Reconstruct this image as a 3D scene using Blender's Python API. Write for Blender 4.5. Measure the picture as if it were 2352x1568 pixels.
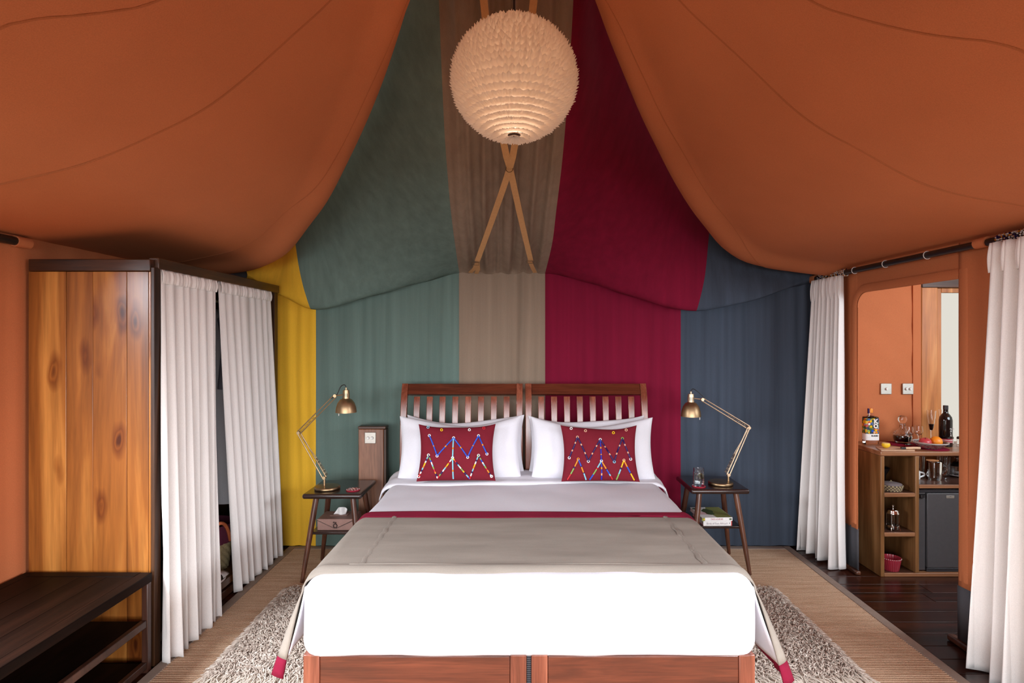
import bpy, math, random
from mathutils import Vector, Matrix, noise as mnoise
R = math.radians
PI = math.pi
rnd = random.Random(7)
for o in list(bpy.data.objects): bpy.data.objects.remove(o)
sc = bpy.context.scene
col = sc.collection

# ------------------------------------------------------------------ camera, sky, daylight, added fill lamps, exposure
F = 1328.0                 # focal length in pixels of the 2352 px wide frame
CX, CY, CH = 1190.0, 784.0, 1.62
cd = bpy.data.cameras.new('camera'); cam = bpy.data.objects.new('camera', cd); col.objects.link(cam)
cam.location = (0, 0, CH); cam.rotation_euler = (R(90), 0, 0)
cd.sensor_width = 36; cd.lens = 36 * F / 2352; cd.shift_x = -14 / 2352; cd.clip_start = .05
sc.camera = cam
w = bpy.data.worlds.new('sky'); sc.world = w; w.use_nodes = True
w.node_tree.nodes['Background'].inputs[0].default_value = (1, .955, .85, 1)
w.node_tree.nodes['Background'].inputs[1].default_value = .70

def area(name, loc, rot, sx, sy, power, colr):
    l = bpy.data.lights.new(name, 'AREA'); l.shape = 'RECTANGLE'; l.size = sx; l.size_y = sy
    l.energy = power; l.color = colr
    o = bpy.data.objects.new(name, l); col.objects.link(o); o.location = loc; o.rotation_euler = rot
    return o
area('daylight_front', (0, -7.0, 2.2), (R(88), 0, 0), 11, 3.2, 1260, (.90, .94, 1))
area('left_side_fill', (-3.3, 1.1, 2.4), (R(42), 0, R(-90)), 1.9, 1.4, 440, (.87, .92, 1))  # added side fill from the left, outside the view
area('right_side_fill', (3.2, 1.1, 2.4), (R(42), 0, R(90)), 1.9, 1.4, 400, (.87, .92, 1))  # added side fill from the right, outside the view
area('annex_fill', (3.7, 2.45, 1.9), (R(76), 0, R(10)), 1.4, .8, 44, (.80, .92, 1))  # added lamp inside the annex, brightens its back wall
vs = sc.view_settings
sc.display_settings.display_device = 'sRGB'
vs.view_transform = 'Standard'; vs.look = 'None'; vs.exposure = 0.12; vs.gamma = 1.0; vs.use_curve_mapping = False
try: sc.cycles.use_denoising = True
except Exception: pass
try:
    sc.cycles.max_bounces = 10; sc.cycles.diffuse_bounces = 6; sc.cycles.caustics_refractive = False; sc.cycles.caustics_reflective = False
except Exception: pass

# ------------------------------------------------------------------ helpers
def at(px, py, Y): return Vector(((px - CX) / F * Y, Y, CH + (CY - py) / F * Y))
def lin(r, g, b):
    f = lambda c: (c / 12.92 if c <= .04045 else ((c + .055) / 1.055) ** 2.4)
    return (f(r / 255), f(g / 255), f(b / 255), 1)
def mulc(c, k): return (min(c[0] * k, 1), min(c[1] * k, 1), min(c[2] * k, 1), 1)
def lerp(a, b, t): return a + (b - a) * t
def interp(xs, ys, x):
    if x <= xs[0]: return ys[0]
    for i in range(1, len(xs)):
        if x <= xs[i]: return lerp(ys[i - 1], ys[i], (x - xs[i - 1]) / (xs[i] - xs[i - 1]))
    return ys[-1]
def catmull(pts, n):
    """smooth curve through pts (Vectors) resampled to n points by chord length"""
    P = [pts[0] * 2 - pts[1]] + list(pts) + [pts[-1] * 2 - pts[-2]]
    dense = []
    for i in range(1, len(P) - 2):
        a, b, c, d = P[i - 1], P[i], P[i + 1], P[i + 2]
        for k in range(12):
            t = k / 12
            dense.append(.5 * ((2 * b) + (c - a) * t + (2 * a - 5 * b + 4 * c - d) * t * t + (3 * b - a - 3 * c + d) * t ** 3))
    dense.append(pts[-1])
    L = [0]
    for i in range(1, len(dense)): L.append(L[-1] + (dense[i] - dense[i - 1]).length)
    out = []; j = 0
    for k in range(n):
        s = L[-1] * k / (n - 1)
        while j < len(L) - 2 and L[j + 1] < s: j += 1
        d = L[j + 1] - L[j]
        out.append(dense[j].lerp(dense[j + 1], 0 if d == 0 else max(0, min(1, (s - L[j]) / d))))
    return out

class G:
    def __init__(s): s.v = []; s.f = []; s.m = []
    def add(s, vs, fs, m=0):
        n = len(s.v); s.v += [tuple(p) for p in vs]
        for f in fs: s.f.append([i + n for i in f]); s.m.append(m)
        return s
    def box(s, a, b, m=0, rot=None, c=None):
        x0, y0, z0 = a; x1, y1, z1 = b
        vs = [Vector(p) for p in ((x0,y0,z0),(x1,y0,z0),(x1,y1,z0),(x0,y1,z0),(x0,y0,z1),(x1,y0,z1),(x1,y1,z1),(x0,y1,z1))]
        if rot is not None:
            c = Vector(c) if c is not None else (vs[0] + vs[6]) / 2
            vs = [rot @ (p - c) + c for p in vs]
        return s.add(vs, [(0,3,2,1),(4,5,6,7),(0,1,5,4),(1,2,6,5),(2,3,7,6),(3,0,4,7)], m)
    def tube(s, pts, r, n=8, m=0, caps=True, closed=False):
        pts = [Vector(p) for p in pts]; N = len(pts); rr = r if isinstance(r, (list, tuple)) else [r] * N
        vs = []; prev = None
        for i, p in enumerate(pts):
            if closed: t = pts[(i + 1) % N] - pts[i - 1]
            else: t = pts[min(i + 1, N - 1)] - pts[max(i - 1, 0)]
            t.normalize()
            if prev is None:
                u = t.cross(Vector((0, 0, 1)))
                if u.length < .2: u = t.cross(Vector((0, 1, 0)))
            else: u = prev - t * prev.dot(t)
            u.normalize(); prev = u; b = t.cross(u)
            for k in range(n):
                a = 2 * PI * k / n; vs.append(p + (u * math.cos(a) + b * math.sin(a)) * rr[i])
        fs = []
        for i in range(N if closed else N - 1):
            j = (i + 1) % N
            for k in range(n):
                l = (k + 1) % n; fs.append((i * n + k, i * n + l, j * n + l, j * n + k))
        if caps and not closed: fs += [tuple(range(n))[::-1], tuple(range((N - 1) * n, N * n))]
        return s.add(vs, fs, m)
    def lathe(s, prof, n=24, c=(0, 0, 0), m=0, a0=0, a1=2 * PI):
        full = abs(a1 - a0 - 2 * PI) < 1e-6; vs = []; idx = []; cols = n if full else n + 1
        for r, z in prof:
            if r < 1e-6: idx.append([len(vs)] * cols); vs.append((c[0], c[1], c[2] + z))
            else:
                row = []
                for k in range(cols):
                    a = a0 + (a1 - a0) * k / n; row.append(len(vs)); vs.append((c[0] + r * math.cos(a), c[1] + r * math.sin(a), c[2] + z))
                idx.append(row)
        fs = []
        for i in range(len(prof) - 1):
            for k in range(n):
                l = (k + 1) % cols; q = [idx[i][k], idx[i][l], idx[i + 1][l], idx[i + 1][k]]; u = []
                for x in q:
                    if x not in u: u.append(x)
                if len(u) >= 3: fs.append(u)
        return s.add(vs, fs, m)
    def grid(s, rows, m=0, closed=False):
        nr, nc = len(rows), len(rows[0]); vs = [p for r in rows for p in r]; fs = []
        for i in range(nr - 1):
            for k in range(nc if closed else nc - 1):
                l = (k + 1) % nc; fs.append((i * nc + k, i * nc + l, (i + 1) * nc + l, (i + 1) * nc + k))
        return s.add(vs, fs, m)
    def prism(s, poly, y0, y1, m=0):      # polygon in XZ swept along Y
        n = len(poly); vs = [(x, y0, z) for x, z in poly] + [(x, y1, z) for x, z in poly]
        fs = [tuple(range(n)), tuple(range(n, 2 * n))[::-1]] + [((i + 1) % n, i, i + n, (i + 1) % n + n) for i in range(n)]
        return s.add(vs, fs, m)
    def disc(s, c, r, n, nrm, m=0, h=.004):
        nrm = Vector(nrm).normalized(); c = Vector(c)
        return s.tube([c, c + nrm * h], r, n, m)
    def obj(s, name, mats, parent=None, smooth=35, bevel=0, seg=2, solid=0, sub=0, label=None, weld=False, kind=None):
        me = bpy.data.meshes.new(name); me.from_pydata(s.v, [], s.f); 
        mats = mats if isinstance(mats, (list, tuple)) else [mats]
        for mt in mats: me.materials.append(mt)
        if len(mats) > 1:
            me.polygons.foreach_set('material_index', s.m)
        if smooth:
            me.polygons.foreach_set('use_smooth', [True] * len(me.polygons))
            if smooth < 180: me.set_sharp_from_angle(angle=R(smooth))
        me.update()
        o = bpy.data.objects.new(name, me); col.objects.link(o)
        if parent is not None: o.parent = parent
        if solid:
            q = o.modifiers.new('s', 'SOLIDIFY'); q.thickness = solid; q.offset = 0
        if bevel:
            q = o.modifiers.new('b', 'BEVEL'); q.width = bevel; q.segments = seg; q.limit_method = 'ANGLE'; q.angle_limit = R(40); q.harden_normals = False
        if sub:
            q = o.modifiers.new('u', 'SUBSURF'); q.levels = sub; q.render_levels = sub
        if label: o['label'] = label
        if kind: o['kind'] = kind
        return o
def boxo(name, a, b, mat, parent=None, bevel=.003, **k): return G().box(a, b).obj(name, mat, parent, bevel=bevel, **k)
def tag(o, label=None, cat=None, group=None, kind=None):
    for k, x in (('label', label), ('category', cat), ('group', group), ('kind', kind)):
        if x: o[k] = x
    return o
def thing(name, label, cat, loc=(0, 0, 0), rz=0, group=None, kind=None):
    o = bpy.data.objects.new(name, None); col.objects.link(o); o.location = loc; o.rotation_euler = (0, 0, rz); o.empty_display_size = .05
    return tag(o, label, cat, group, kind)
def struct(name): 
    o = bpy.data.objects.new(name, None); col.objects.link(o); o['kind'] = 'structure'; return o
def copy_tree(o, parent=None):
    c = o.copy(); col.objects.link(c)
    if parent is not None: c.parent = parent
    for ch in [x for x in bpy.data.objects if x.parent == o]: copy_tree(ch, c)
    return c
def text(name, body, size, mat, parent, loc, rot, ext=.0006, align='CENTER', sx=1, bold=0):
    cu = bpy.data.curves.new(name, 'FONT'); cu.body = body; cu.size = size; cu.extrude = ext; cu.align_x = align; cu.align_y = 'CENTER'; cu.offset = bold
    tmp = bpy.data.objects.new('t', cu); col.objects.link(tmp); me = bpy.data.meshes.new_from_object(tmp.evaluated_get(bpy.context.evaluated_depsgraph_get()))
    bpy.data.objects.remove(tmp); me.materials.clear(); me.materials.append(mat)
    o = bpy.data.objects.new(name, me); col.objects.link(o); o.parent = parent; o.location = loc; o.rotation_euler = rot; o.scale = (sx, 1, 1)
    return o

# ------------------------------------------------------------------ materials
def base(name):
    m = bpy.data.materials.new(name); m.use_nodes = True; nt = m.node_tree
    return m, nt, nt.nodes['Principled BSDF']
def N(nt, t, **k):
    n = nt.nodes.new(t)
    for a, b in k.items():
        if a in n.inputs: n.inputs[a].default_value = b
        else: setattr(n, a, b)
    return n
def coords(nt, scale, rand=0, kind='Object'):
    tc = N(nt, 'ShaderNodeTexCoord'); mp = N(nt, 'ShaderNodeMapping'); mp.inputs['Scale'].default_value = scale
    nt.links.new(tc.outputs[kind], mp.inputs[0])
    if rand:
        oi = N(nt, 'ShaderNodeObjectInfo'); vm = N(nt, 'ShaderNodeVectorMath', operation='SCALE'); vm.inputs[0].default_value = (rand, rand * .7, rand * 1.3)
        nt.links.new(oi.outputs['Random'], vm.inputs['Scale']); nt.links.new(vm.outputs[0], mp.inputs['Location'])
    return mp.outputs[0]
def ramp(nt, fac, stops):
    r = N(nt, 'ShaderNodeValToRGB'); e = r.color_ramp.elements
    while len(e) < len(stops): e.new(.5)
    for i, (p, c) in enumerate(stops): e[i].position = p; e[i].color = c
    nt.links.new(fac, r.inputs[0]); return r.outputs[0]
def noise(nt, vec, scale=1, detail=4, rough=.55, dist=0):
    n = N(nt, 'ShaderNodeTexNoise'); n.inputs['Scale'].default_value = scale; n.inputs['Detail'].default_value = detail
    n.inputs['Roughness'].default_value = rough; n.inputs['Distortion'].default_value = dist
    nt.links.new(vec, n.inputs['Vector']); return n.outputs[0]
def mixc(nt, a, b, fac, mode='MULTIPLY'):
    m = N(nt, 'ShaderNodeMix', data_type='RGBA', blend_type=mode); m.inputs[0].default_value = fac
    nt.links.new(a, m.inputs[6]); nt.links.new(b, m.inputs[7]); return m.outputs[2]
def bump(nt, bs, h, strength, dist=.01):
    b = N(nt, 'ShaderNodeBump'); b.inputs['Strength'].default_value = strength; b.inputs['Distance'].default_value = dist
    nt.links.new(h, b.inputs['Height']); nt.links.new(b.outputs[0], bs.inputs['Normal'])
def plain(name, c, rough=.5, metal=0, spec=.5, coat=0):
    m, nt, bs = base(name); bs.inputs['Base Color'].default_value = c; bs.inputs['Roughness'].default_value = rough
    bs.inputs['Metallic'].default_value = metal; bs.inputs['Specular IOR Level'].default_value = spec; bs.inputs['Coat Weight'].default_value = coat
    vec = coords(nt, (1, 1, 1)); n = noise(nt, vec, 40, 3)
    nt.links.new(ramp(nt, n, [(.3, mulc(c, .93)), (.7, mulc(c, 1.05))]), bs.inputs['Base Color'])
    return m
def cloth(name, c, var=.1, streak=(3, 3, 3), wv=350, bs_=.25, rough=.9, spec=.15, sheen=.0):
    m, nt, bs = base(name); bs.inputs['Roughness'].default_value = rough; bs.inputs['Specular IOR Level'].default_value = spec
    bs.inputs['Sheen Weight'].default_value = sheen
    n = noise(nt, coords(nt, streak), 1, 5, .6)
    cc = ramp(nt, n, [(.28, mulc(c, 1 - var)), (.72, mulc(c, 1 + var))])
    f = noise(nt, coords(nt, (1, 1, 1)), wv, 2)
    cc = mixc(nt, cc, ramp(nt, f, [(.3, (.86, .86, .86, 1)), (.7, (1, 1, 1, 1))]), 1)
    nt.links.new(cc, bs.inputs['Base Color']); bump(nt, bs, f, bs_, .002)
    return m
def wood(name, dark, mid, light, axis='z', across=9, along=.8, rough=.4, coat=0, rand=9, knots=0, fine=.5, spec=.5, sat=0):
    m, nt, bs = base(name); bs.inputs['Roughness'].default_value = rough; bs.inputs['Coat Weight'].default_value = coat; bs.inputs['Coat Roughness'].default_value = .25
    bs.inputs['Specular IOR Level'].default_value = spec
    sc3 = [across] * 3; sc3['xyz'.index(axis)] = along
    f3 = [across * 11] * 3; f3['xyz'.index(axis)] = along * 5
    n = noise(nt, coords(nt, sc3, rand), 1, 5, .55, 1.1)
    cc = ramp(nt, n, [(.28, dark), (.5, mid), (.74, light)])
    f = noise(nt, coords(nt, f3, rand), 1, 4, .6)
    cc = mixc(nt, cc, ramp(nt, f, [(.25, (1 - fine, 1 - fine, 1 - fine, 1)), (.6, (1, 1, 1, 1))]), 1)
    if knots:
        k3 = [knots] * 3; k3['xyz'.index(axis)] = knots * .38
        vo = N(nt, 'ShaderNodeTexVoronoi'); vo.inputs['Scale'].default_value = 1; vo.inputs['Randomness'].default_value = 1
        tc = coords(nt, k3, rand); nn = N(nt, 'ShaderNodeTexNoise'); nn.inputs['Scale'].default_value = 2.5; nt.links.new(tc, nn.inputs['Vector'])
        ad = N(nt, 'ShaderNodeVectorMath', operation='MULTIPLY_ADD'); ad.inputs[1].default_value = (.22, .22, .22)
        nt.links.new(nn.outputs['Color'], ad.inputs[0]); nt.links.new(tc, ad.inputs[2]); nt.links.new(ad.outputs[0], vo.inputs['Vector'])
        kr = ramp(nt, vo.outputs['Distance'], [(.05, (.22, .12, .08, 1)), (.1, (.75, .62, .5, 1)), (.13, (.5, .36, .26, 1)), (.24, (1, 1, 1, 1))])
        cc = mixc(nt, cc, kr, 1)
    nt.links.new(cc, bs.inputs['Base Color'])
    bump(nt, bs, f, .12, .002)
    return m
def glassm(name, c=(1, 1, 1, 1), rough=0, ior=1.45):
    m, nt, bs = base(name); bs.inputs['Base Color'].default_value = c; bs.inputs['Roughness'].default_value = rough
    bs.inputs['Transmission Weight'].default_value = 1; bs.inputs['IOR'].default_value = ior
    return m
def metal(name, c, rough=.3, var=.12):
    m, nt, bs = base(name); bs.inputs['Metallic'].default_value = 1; bs.inputs['Roughness'].default_value = rough
    n = noise(nt, coords(nt, (30, 30, 30)), 1, 4)
    nt.links.new(ramp(nt, n, [(.3, mulc(c, 1 - var)), (.7, mulc(c, 1 + var))]), bs.inputs['Base Color']); return m

CANVAS = cloth('orange_canvas', (.57, .182, .072, 1), .05, (2, 2, 2), 260, .18, rough=.8, spec=.2)
SEAM = cloth('orange_seam', (.46, .15, .06, 1), .05, (2, 2, 2), 260, .2)
SKIRT = cloth('grey_canvas', (.085, .085, .095, 1), .08, (3, 3, 3), 260, .2, rough=.7, spec=.3)
st = (16, 16, .45)
YEL = cloth('yellow_cloth', (.92, .52, .042, 1), .11, st); GRN = cloth('green_cloth', (.145, .212, .184, 1), .16, st)
TAU = cloth('taupe_cloth', (.29, .215, .155, 1), .12, st); RED = cloth('wine_cloth', (.205, .007, .031, 1), .14, st)
BLU = cloth('slate_cloth', (.057, .072, .099, 1), .2, st)
LINEN = cloth('linen', (.87, .83, .80, 1), .05, (25, 25, 1), 420, .2)
WHITE = cloth('white_cotton', (.76, .75, .795, 1), .02, (4, 4, 4), 500, .1)
THROW = cloth('throw_cloth', (.30, .262, .22, 1), .14, (2, 9, 9), 420, .3)
BURG = cloth('burgundy_cloth', (.225, .009, .034, 1), .12, (5, 5, 5), 420, .3)
BURGD = cloth('burgundy_wool', (.18, .013, .024, 1), .1, (6, 6, 6), 300, .4)
PINE = wood('knotty_pine', lin(98, 50, 16), lin(150, 88, 34), lin(200, 134, 64), 'z', 5, .55, .32, .35, 13, 5.6, .3)
PINED = wood('dark_pine', lin(40, 20, 8), lin(78, 42, 18), lin(110, 62, 28), 'x', 8, .8, .4, .1, 9)
PINEY = wood('dark_pine_lengthwise', lin(48, 26, 12), lin(84, 50, 24), lin(112, 72, 36), 'y', 8, .8, .4, .1, 9)
PINEZ = wood('dark_pine_upright', lin(30, 18, 11), lin(62, 36, 20), lin(90, 56, 30), 'z', 10, .8, .45, 0, 9)
POST = wood('post_timber', lin(92, 58, 42), lin(140, 96, 72), lin(176, 124, 94), 'z', 8, .9, .45, .1, 5, 4)
BENCH = wood('bench_wood', lin(10, 4, 3), lin(20, 10, 6), lin(34, 17, 10), 'y', 8, .6, .5, 0, 5, 0, .4, .06)
BENCHX = wood('bench_wood_cross', lin(10, 4, 3), lin(20, 10, 6), lin(34, 17, 10), 'x', 8, .6, .5, 0, 5, 0, .4, .06)
BENCHZ = wood('bench_wood_leg', lin(40, 22, 16), lin(66, 38, 28), lin(90, 56, 42), 'z', 8, .6, .35, .2, 5)
BEDX = wood('bed_wood_cross', lin(66, 28, 16), lin(94, 43, 26), lin(120, 60, 38), 'x', 12, 1.2, .26, .5, 5, 0, .35)
BEDZ = wood('bed_wood_upright', lin(94, 46, 30), lin(130, 68, 48), lin(160, 94, 70), 'z', 14, 1.2, .24, .6, 5, 0, .3)
STAND = wood('walnut_stand', lin(56, 30, 20), lin(92, 54, 38), lin(124, 78, 56), 'z', 14, 1.2, .32, .3, 5)
STANDX = wood('walnut_top', lin(24, 14, 12), lin(44, 26, 22), lin(66, 40, 34), 'x', 10, 1.0, .22, .4, 5)
BAR = wood('bar_wood', lin(84, 54, 28), lin(130, 88, 50), lin(162, 118, 76), 'z', 9, .9, .4, .15, 7, 2.6, .3)
BARX = wood('bar_wood_cross', lin(108, 66, 42), lin(148, 100, 68), lin(180, 132, 94), 'x', 10, .9, .35, .2, 7, 0, .25)
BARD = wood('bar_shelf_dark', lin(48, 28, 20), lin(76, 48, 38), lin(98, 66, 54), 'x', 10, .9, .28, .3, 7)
FRAMEW = wood('frame_timber', lin(150, 82, 32), lin(196, 122, 60), lin(222, 156, 92), 'z', 7, .6, .45, 0, 7, 0, .2)
FLOORW = wood('floor_wood', lin(26, 10, 6), lin(58, 27, 17), lin(88, 44, 28), 'x', 8, .7, .26, .12, 17, 0, .4, .4)
DECKW = wood('deck_wood', lin(84, 60, 44), lin(104, 76, 56), lin(124, 92, 70), 'x', 8, .7, .6, 0, 17)
BRASS = metal('aged_brass', (.42, .285, .16, 1), .42); BRASSL = metal('light_brass', (.66, .50, .34, 1), .42)
BRASSD = metal('dark_bronze', (.30, .20, .11, 1), .36)
CHROME = metal('chrome', (.85, .83, .82, 1), .12, .04); STEEL = metal('brushed_steel', (.50, .47, .42, 1), .5, .05)
BLACK = plain('black_rubber', (.012, .011, .012, 1), .4); POLE = plain('dark_pole', (.018, .011, .008, 1), .35)
WPLAST = plain('white_plastic', (.82, .80, .76, 1), .4); PAPER = plain('paper', (.85, .84, .82, 1), .8)
INK = plain('grey_ink', (.30, .26, .28, 1), .8); INKR = plain('red_ink', (.45, .08, .12, 1), .8); INKK = plain('black_ink', (.01, .01, .012, 1), .7)
GREENP = plain('leaf_print', (.07, .10, .035, 1), .6); OLIVE = plain('olive_print', (.24, .25, .07, 1), .6); REDP = plain('red_cover', (.55, .05, .04, 1), .6)
LEATHER = cloth('leather', (.33, .19, .155, 1), .12, (14, 14, 14), 200, .3, rough=.55, spec=.4); LEATHD = plain('dark_leather', (.05, .025, .02, 1), .6)
STRAPM = cloth('tan_webbing', (.60, .34, .15, 1), .06, (60, 60, 60), 500, .4)
GLASS = glassm('clear_glass'); WATER = glassm('water', (.95, .98, .98, 1), 0, 1.33); WINE = plain('red_wine', (.012, .003, .006, 1), .1)
BOTTLE = plain('dark_bottle_glass', (.006, .005, .005, 1), .06, 0, .6); FRID = plain('charcoal_enamel', (.075, .072, .075, 1), .35); FRIDD = plain('dark_enamel', (.03, .03, .034, 1), .3)
CORAL = plain('red_ceramic', (.35, .025, .045, 1), .25, coat=.4); LEMON = plain('lemon_peel', (.85, .55, .02, 1), .45); LEMONF = plain('lemon_flesh', (.85, .70, .25, 1), .4)
ORANGE = plain('orange_peel', (.85, .27, .012, 1), .45); APPLE = plain('apple_skin', (.50, .05, .06, 1), .3)
STRAW = cloth('straw', (.47, .38, .21, 1), .25, (60, 60, 160), 200, .8); HANDLE = plain('orange_leather', (.62, .16, .06, 1), .5)
PLUM = plain('plum_band', (.13, .02, .05, 1), .8); CERAM = plain('white_ceramic', (.8, .78, .76, 1), .2)
GREYSH = cloth('grey_shirt', (.34, .33, .38, 1), .1); ROBE = cloth('robe', (.72, .70, .72, 1), .06, (20, 20, 2))
JBORD = cloth('jute_border', (.36, .285, .235, 1), .08, (20, 20, 20), 300, .3)
BEADC = [plain('bead_' + n, c, .25) for n, c in (('cobalt', (.02, .09, .55, 1)), ('sky', (.25, .58, .70, 1)), ('orange', (.8, .28, .02, 1)), ('yellow', (.85, .52, .01, 1)),
        ('white', (.85, .83, .8, 1)), ('navy', (.02, .012, .10, 1)), ('leaf', (.25, .42, .10, 1)), ('scarlet', (.6, .02, .03, 1)), ('salmon', (.75, .42, .28, 1)), ('blue', (.02, .03, .38, 1)))]
COB, SKY, ORA, YLW, WH, NAV, LEAF, SCA, SAL, BL = range(10)
def jute_mat():
    m, nt, bs = base('jute_weave'); bs.inputs['Roughness'].default_value = .95; bs.inputs['Specular IOR Level'].default_value = .1
    n = noise(nt, coords(nt, (3, 40, 3)), 1, 5, .6); c1 = ramp(nt, n, [(.3, (.58, .375, .235, 1)), (.7, (.82, .595, .415, 1))])
    f = noise(nt, coords(nt, (220, 420, 1)), 1, 2); cc = mixc(nt, c1, ramp(nt, f, [(.35, (.60, .57, .55, 1)), (.62, (1, 1, 1, 1))]), 1)
    nt.links.new(cc, bs.inputs['Base Color']); bump(nt, bs, f, .6, .004); return m
JUTE = jute_mat()
def shag_mat():
    m, nt, bs = base('shag_yarn'); bs.inputs['Roughness'].default_value = 1; bs.inputs['Specular IOR Level'].default_value = .05
    n = noise(nt, coords(nt, (38, 38, 38)), 1, 3, .6)
    nt.links.new(ramp(nt, n, [(.32, (.40, .32, .265, 1)), (.5, (.60, .51, .43, 1)), (.68, (.80, .73, .64, 1))]), bs.inputs['Base Color']); return m
SHAG = shag_mat(); FRINGE = plain('fringe_yarn', (.72, .64, .54, 1), .95)
def ruffle_mat():
    m, nt, bs = base('ruffle_cotton'); c = (.82, .74, .66, 1); bs.inputs['Base Color'].default_value = c; bs.inputs['Roughness'].default_value = .95; bs.inputs['Specular IOR Level'].default_value = .1
    tr = N(nt, 'ShaderNodeBsdfTranslucent'); tr.inputs[0].default_value = (.86, .76, .66, 1)
    mx = N(nt, 'ShaderNodeMixShader'); mx.inputs[0].default_value = .42
    out = [n for n in nt.nodes if n.type == 'OUTPUT_MATERIAL'][0]
    nt.links.new(bs.outputs[0], mx.inputs[1]); nt.links.new(tr.outputs[0], mx.inputs[2]); nt.links.new(mx.outputs[0], out.inputs[0]); return m
RUFF = ruffle_mat()

# ------------------------------------------------------------------ floor
fl = struct('floor')
boxo('subfloor', (-2.7, -.6, -.12), (5.2, 5.0, -.021), POLE, fl, 0)
boxo('underlay', (-2.7, -.6, -.021), (1.9, 4.72, -.003), FLOORW, fl, 0)
y = 1.0; r_i = 0
while y < 4.95:
    cuts = [1.9] + sorted([1.9 + rnd.uniform(.55, 1.4), 1.9 + rnd.uniform(1.7, 2.6)]) + [5.2]
    for a, b in zip(cuts[:-1], cuts[1:]):
        boxo('plank', (a + .0015, y + .0022, -.02), (b - .0015, y + .1278, rnd.uniform(-.001, 0)), FLOORW, fl, .0015)
    y += .13
boxo('bounce_deck', (-5, -9, -.25), (5, -.6, -.03), DECKW, fl, 0, label='pale outdoor deck added behind the viewer to bounce light')  # unseen deck, added to throw light up onto the roof

# jute carpet: real cross ribs
jt = thing('jute_carpet', 'large brown ribbed jute carpet with taupe border lying under the bed', 'carpet')
X0, X1, Y0, Y1 = -1.80, 2.135, .6, 4.55
g = G(); rows = []; yy = Y0
while yy < Y1 - .05:
    for dz, fy in ((.0055, 0), (.0088, .28), (.0095, .5), (.0088, .72)):
        yv = yy + .0155 * fy
        rows.append([(X0 + .03 + (X1 - X0 - .06) * k / 24, yv, dz + .0016 * mnoise.noise(Vector((k * .8, yv * 3, 0)))) for k in range(25)])
    yy += .0155
g.grid(rows); g.obj('woven_field', JUTE, jt, 180)
for a, b in (((X0, Y0, .001), (X0 + .055, Y1, .0115)), ((X1 - .055, Y0, .001), (X1, Y1, .0115)), ((X0 + .055, Y1 - .06, .001), (X1 - .055, Y1, .0115))):
    boxo('border_band', a, b, JBORD, jt, .003)
boxo('backing', (X0 + .02, Y0, .0005), (X1 - .02, Y1 - .02, .003), JBORD, jt, 0)

# shaggy rug
rug = thing('shaggy_rug', 'cream and grey long pile shaggy rug sticking out from under the bed', 'rug')
RX0, RX1, RY0, RY1 = -1.47, 1.63, 2.74, 3.74
boxo('backing', (RX0, RY0, .012), (RX1, RY1, .022), SHAG, rug, .003)
g = G()
def tuft(g, p, d, L, wd, lift):
    d = d.normalized(); s_ = Vector((-d.y, d.x, 0)) * wd
    pts = [p, p + d * L * .35 + Vector((0, 0, lift)), p + d * L * .75 + Vector((0, 0, lift * .8)), p + d * L + Vector((0, 0, lift * .25))]
    ws = [.7, 1, .8, .25]; vs = []
    for q, k in zip(pts, ws): vs += [q - s_ * k, q + Vector((0, 0, wd * .9)) * k, q + s_ * k]
    fs = []
    for i in range(3):
        for k in range(2): fs.append((i * 3 + k, i * 3 + k + 1, i * 3 + k + 4, i * 3 + k + 3))
    g.add(vs, fs)
for i in range(22000):
    side = rnd.random()
    if side < .46: x = rnd.uniform(RX0, -.72)
    elif side < .94: x = rnd.uniform(.78, RX1)
    else: x = rnd.uniform(-.72, .78)
    yv = rnd.uniform(RY0, RY1)
    a = rnd.gauss(-PI / 2, .9) if rnd.random() < .6 else rnd.uniform(0, 2 * PI)
    tuft(g, Vector((x, yv, .021)), Vector((math.cos(a), math.sin(a), 0)), rnd.uniform(.028, .055), rnd.uniform(.0018, .0036), rnd.uniform(.008, .028))
for xs in (RX0, RX1):
    for i in range(900):
        s_ = 1 if xs > 0 else -1; yv = rnd.uniform(RY0, RY1)
        tuft(g, Vector((xs - s_ * .01, yv, .019)), Vector((s_, rnd.gauss(-.5, .5), 0)), rnd.uniform(.03, .07), rnd.uniform(.003, .005), rnd.uniform(.004, .015))
g.obj('pile', SHAG, rug, 180, kind='stuff')
g = G()
for i in range(1500):
    x = rnd.uniform(RX0 - .01, RX1 + .01)
    tuft(g, Vector((x, RY0 + rnd.uniform(-.01, .05), .024)), Vector((rnd.gauss(.25 if x > 0 else -.1, .35), -1, 0)), rnd.uniform(.10, .2), rnd.uniform(.0018, .003), rnd.uniform(.003, .025))
g.obj('fringe', FRINGE, rug, 180, kind='stuff')

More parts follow.
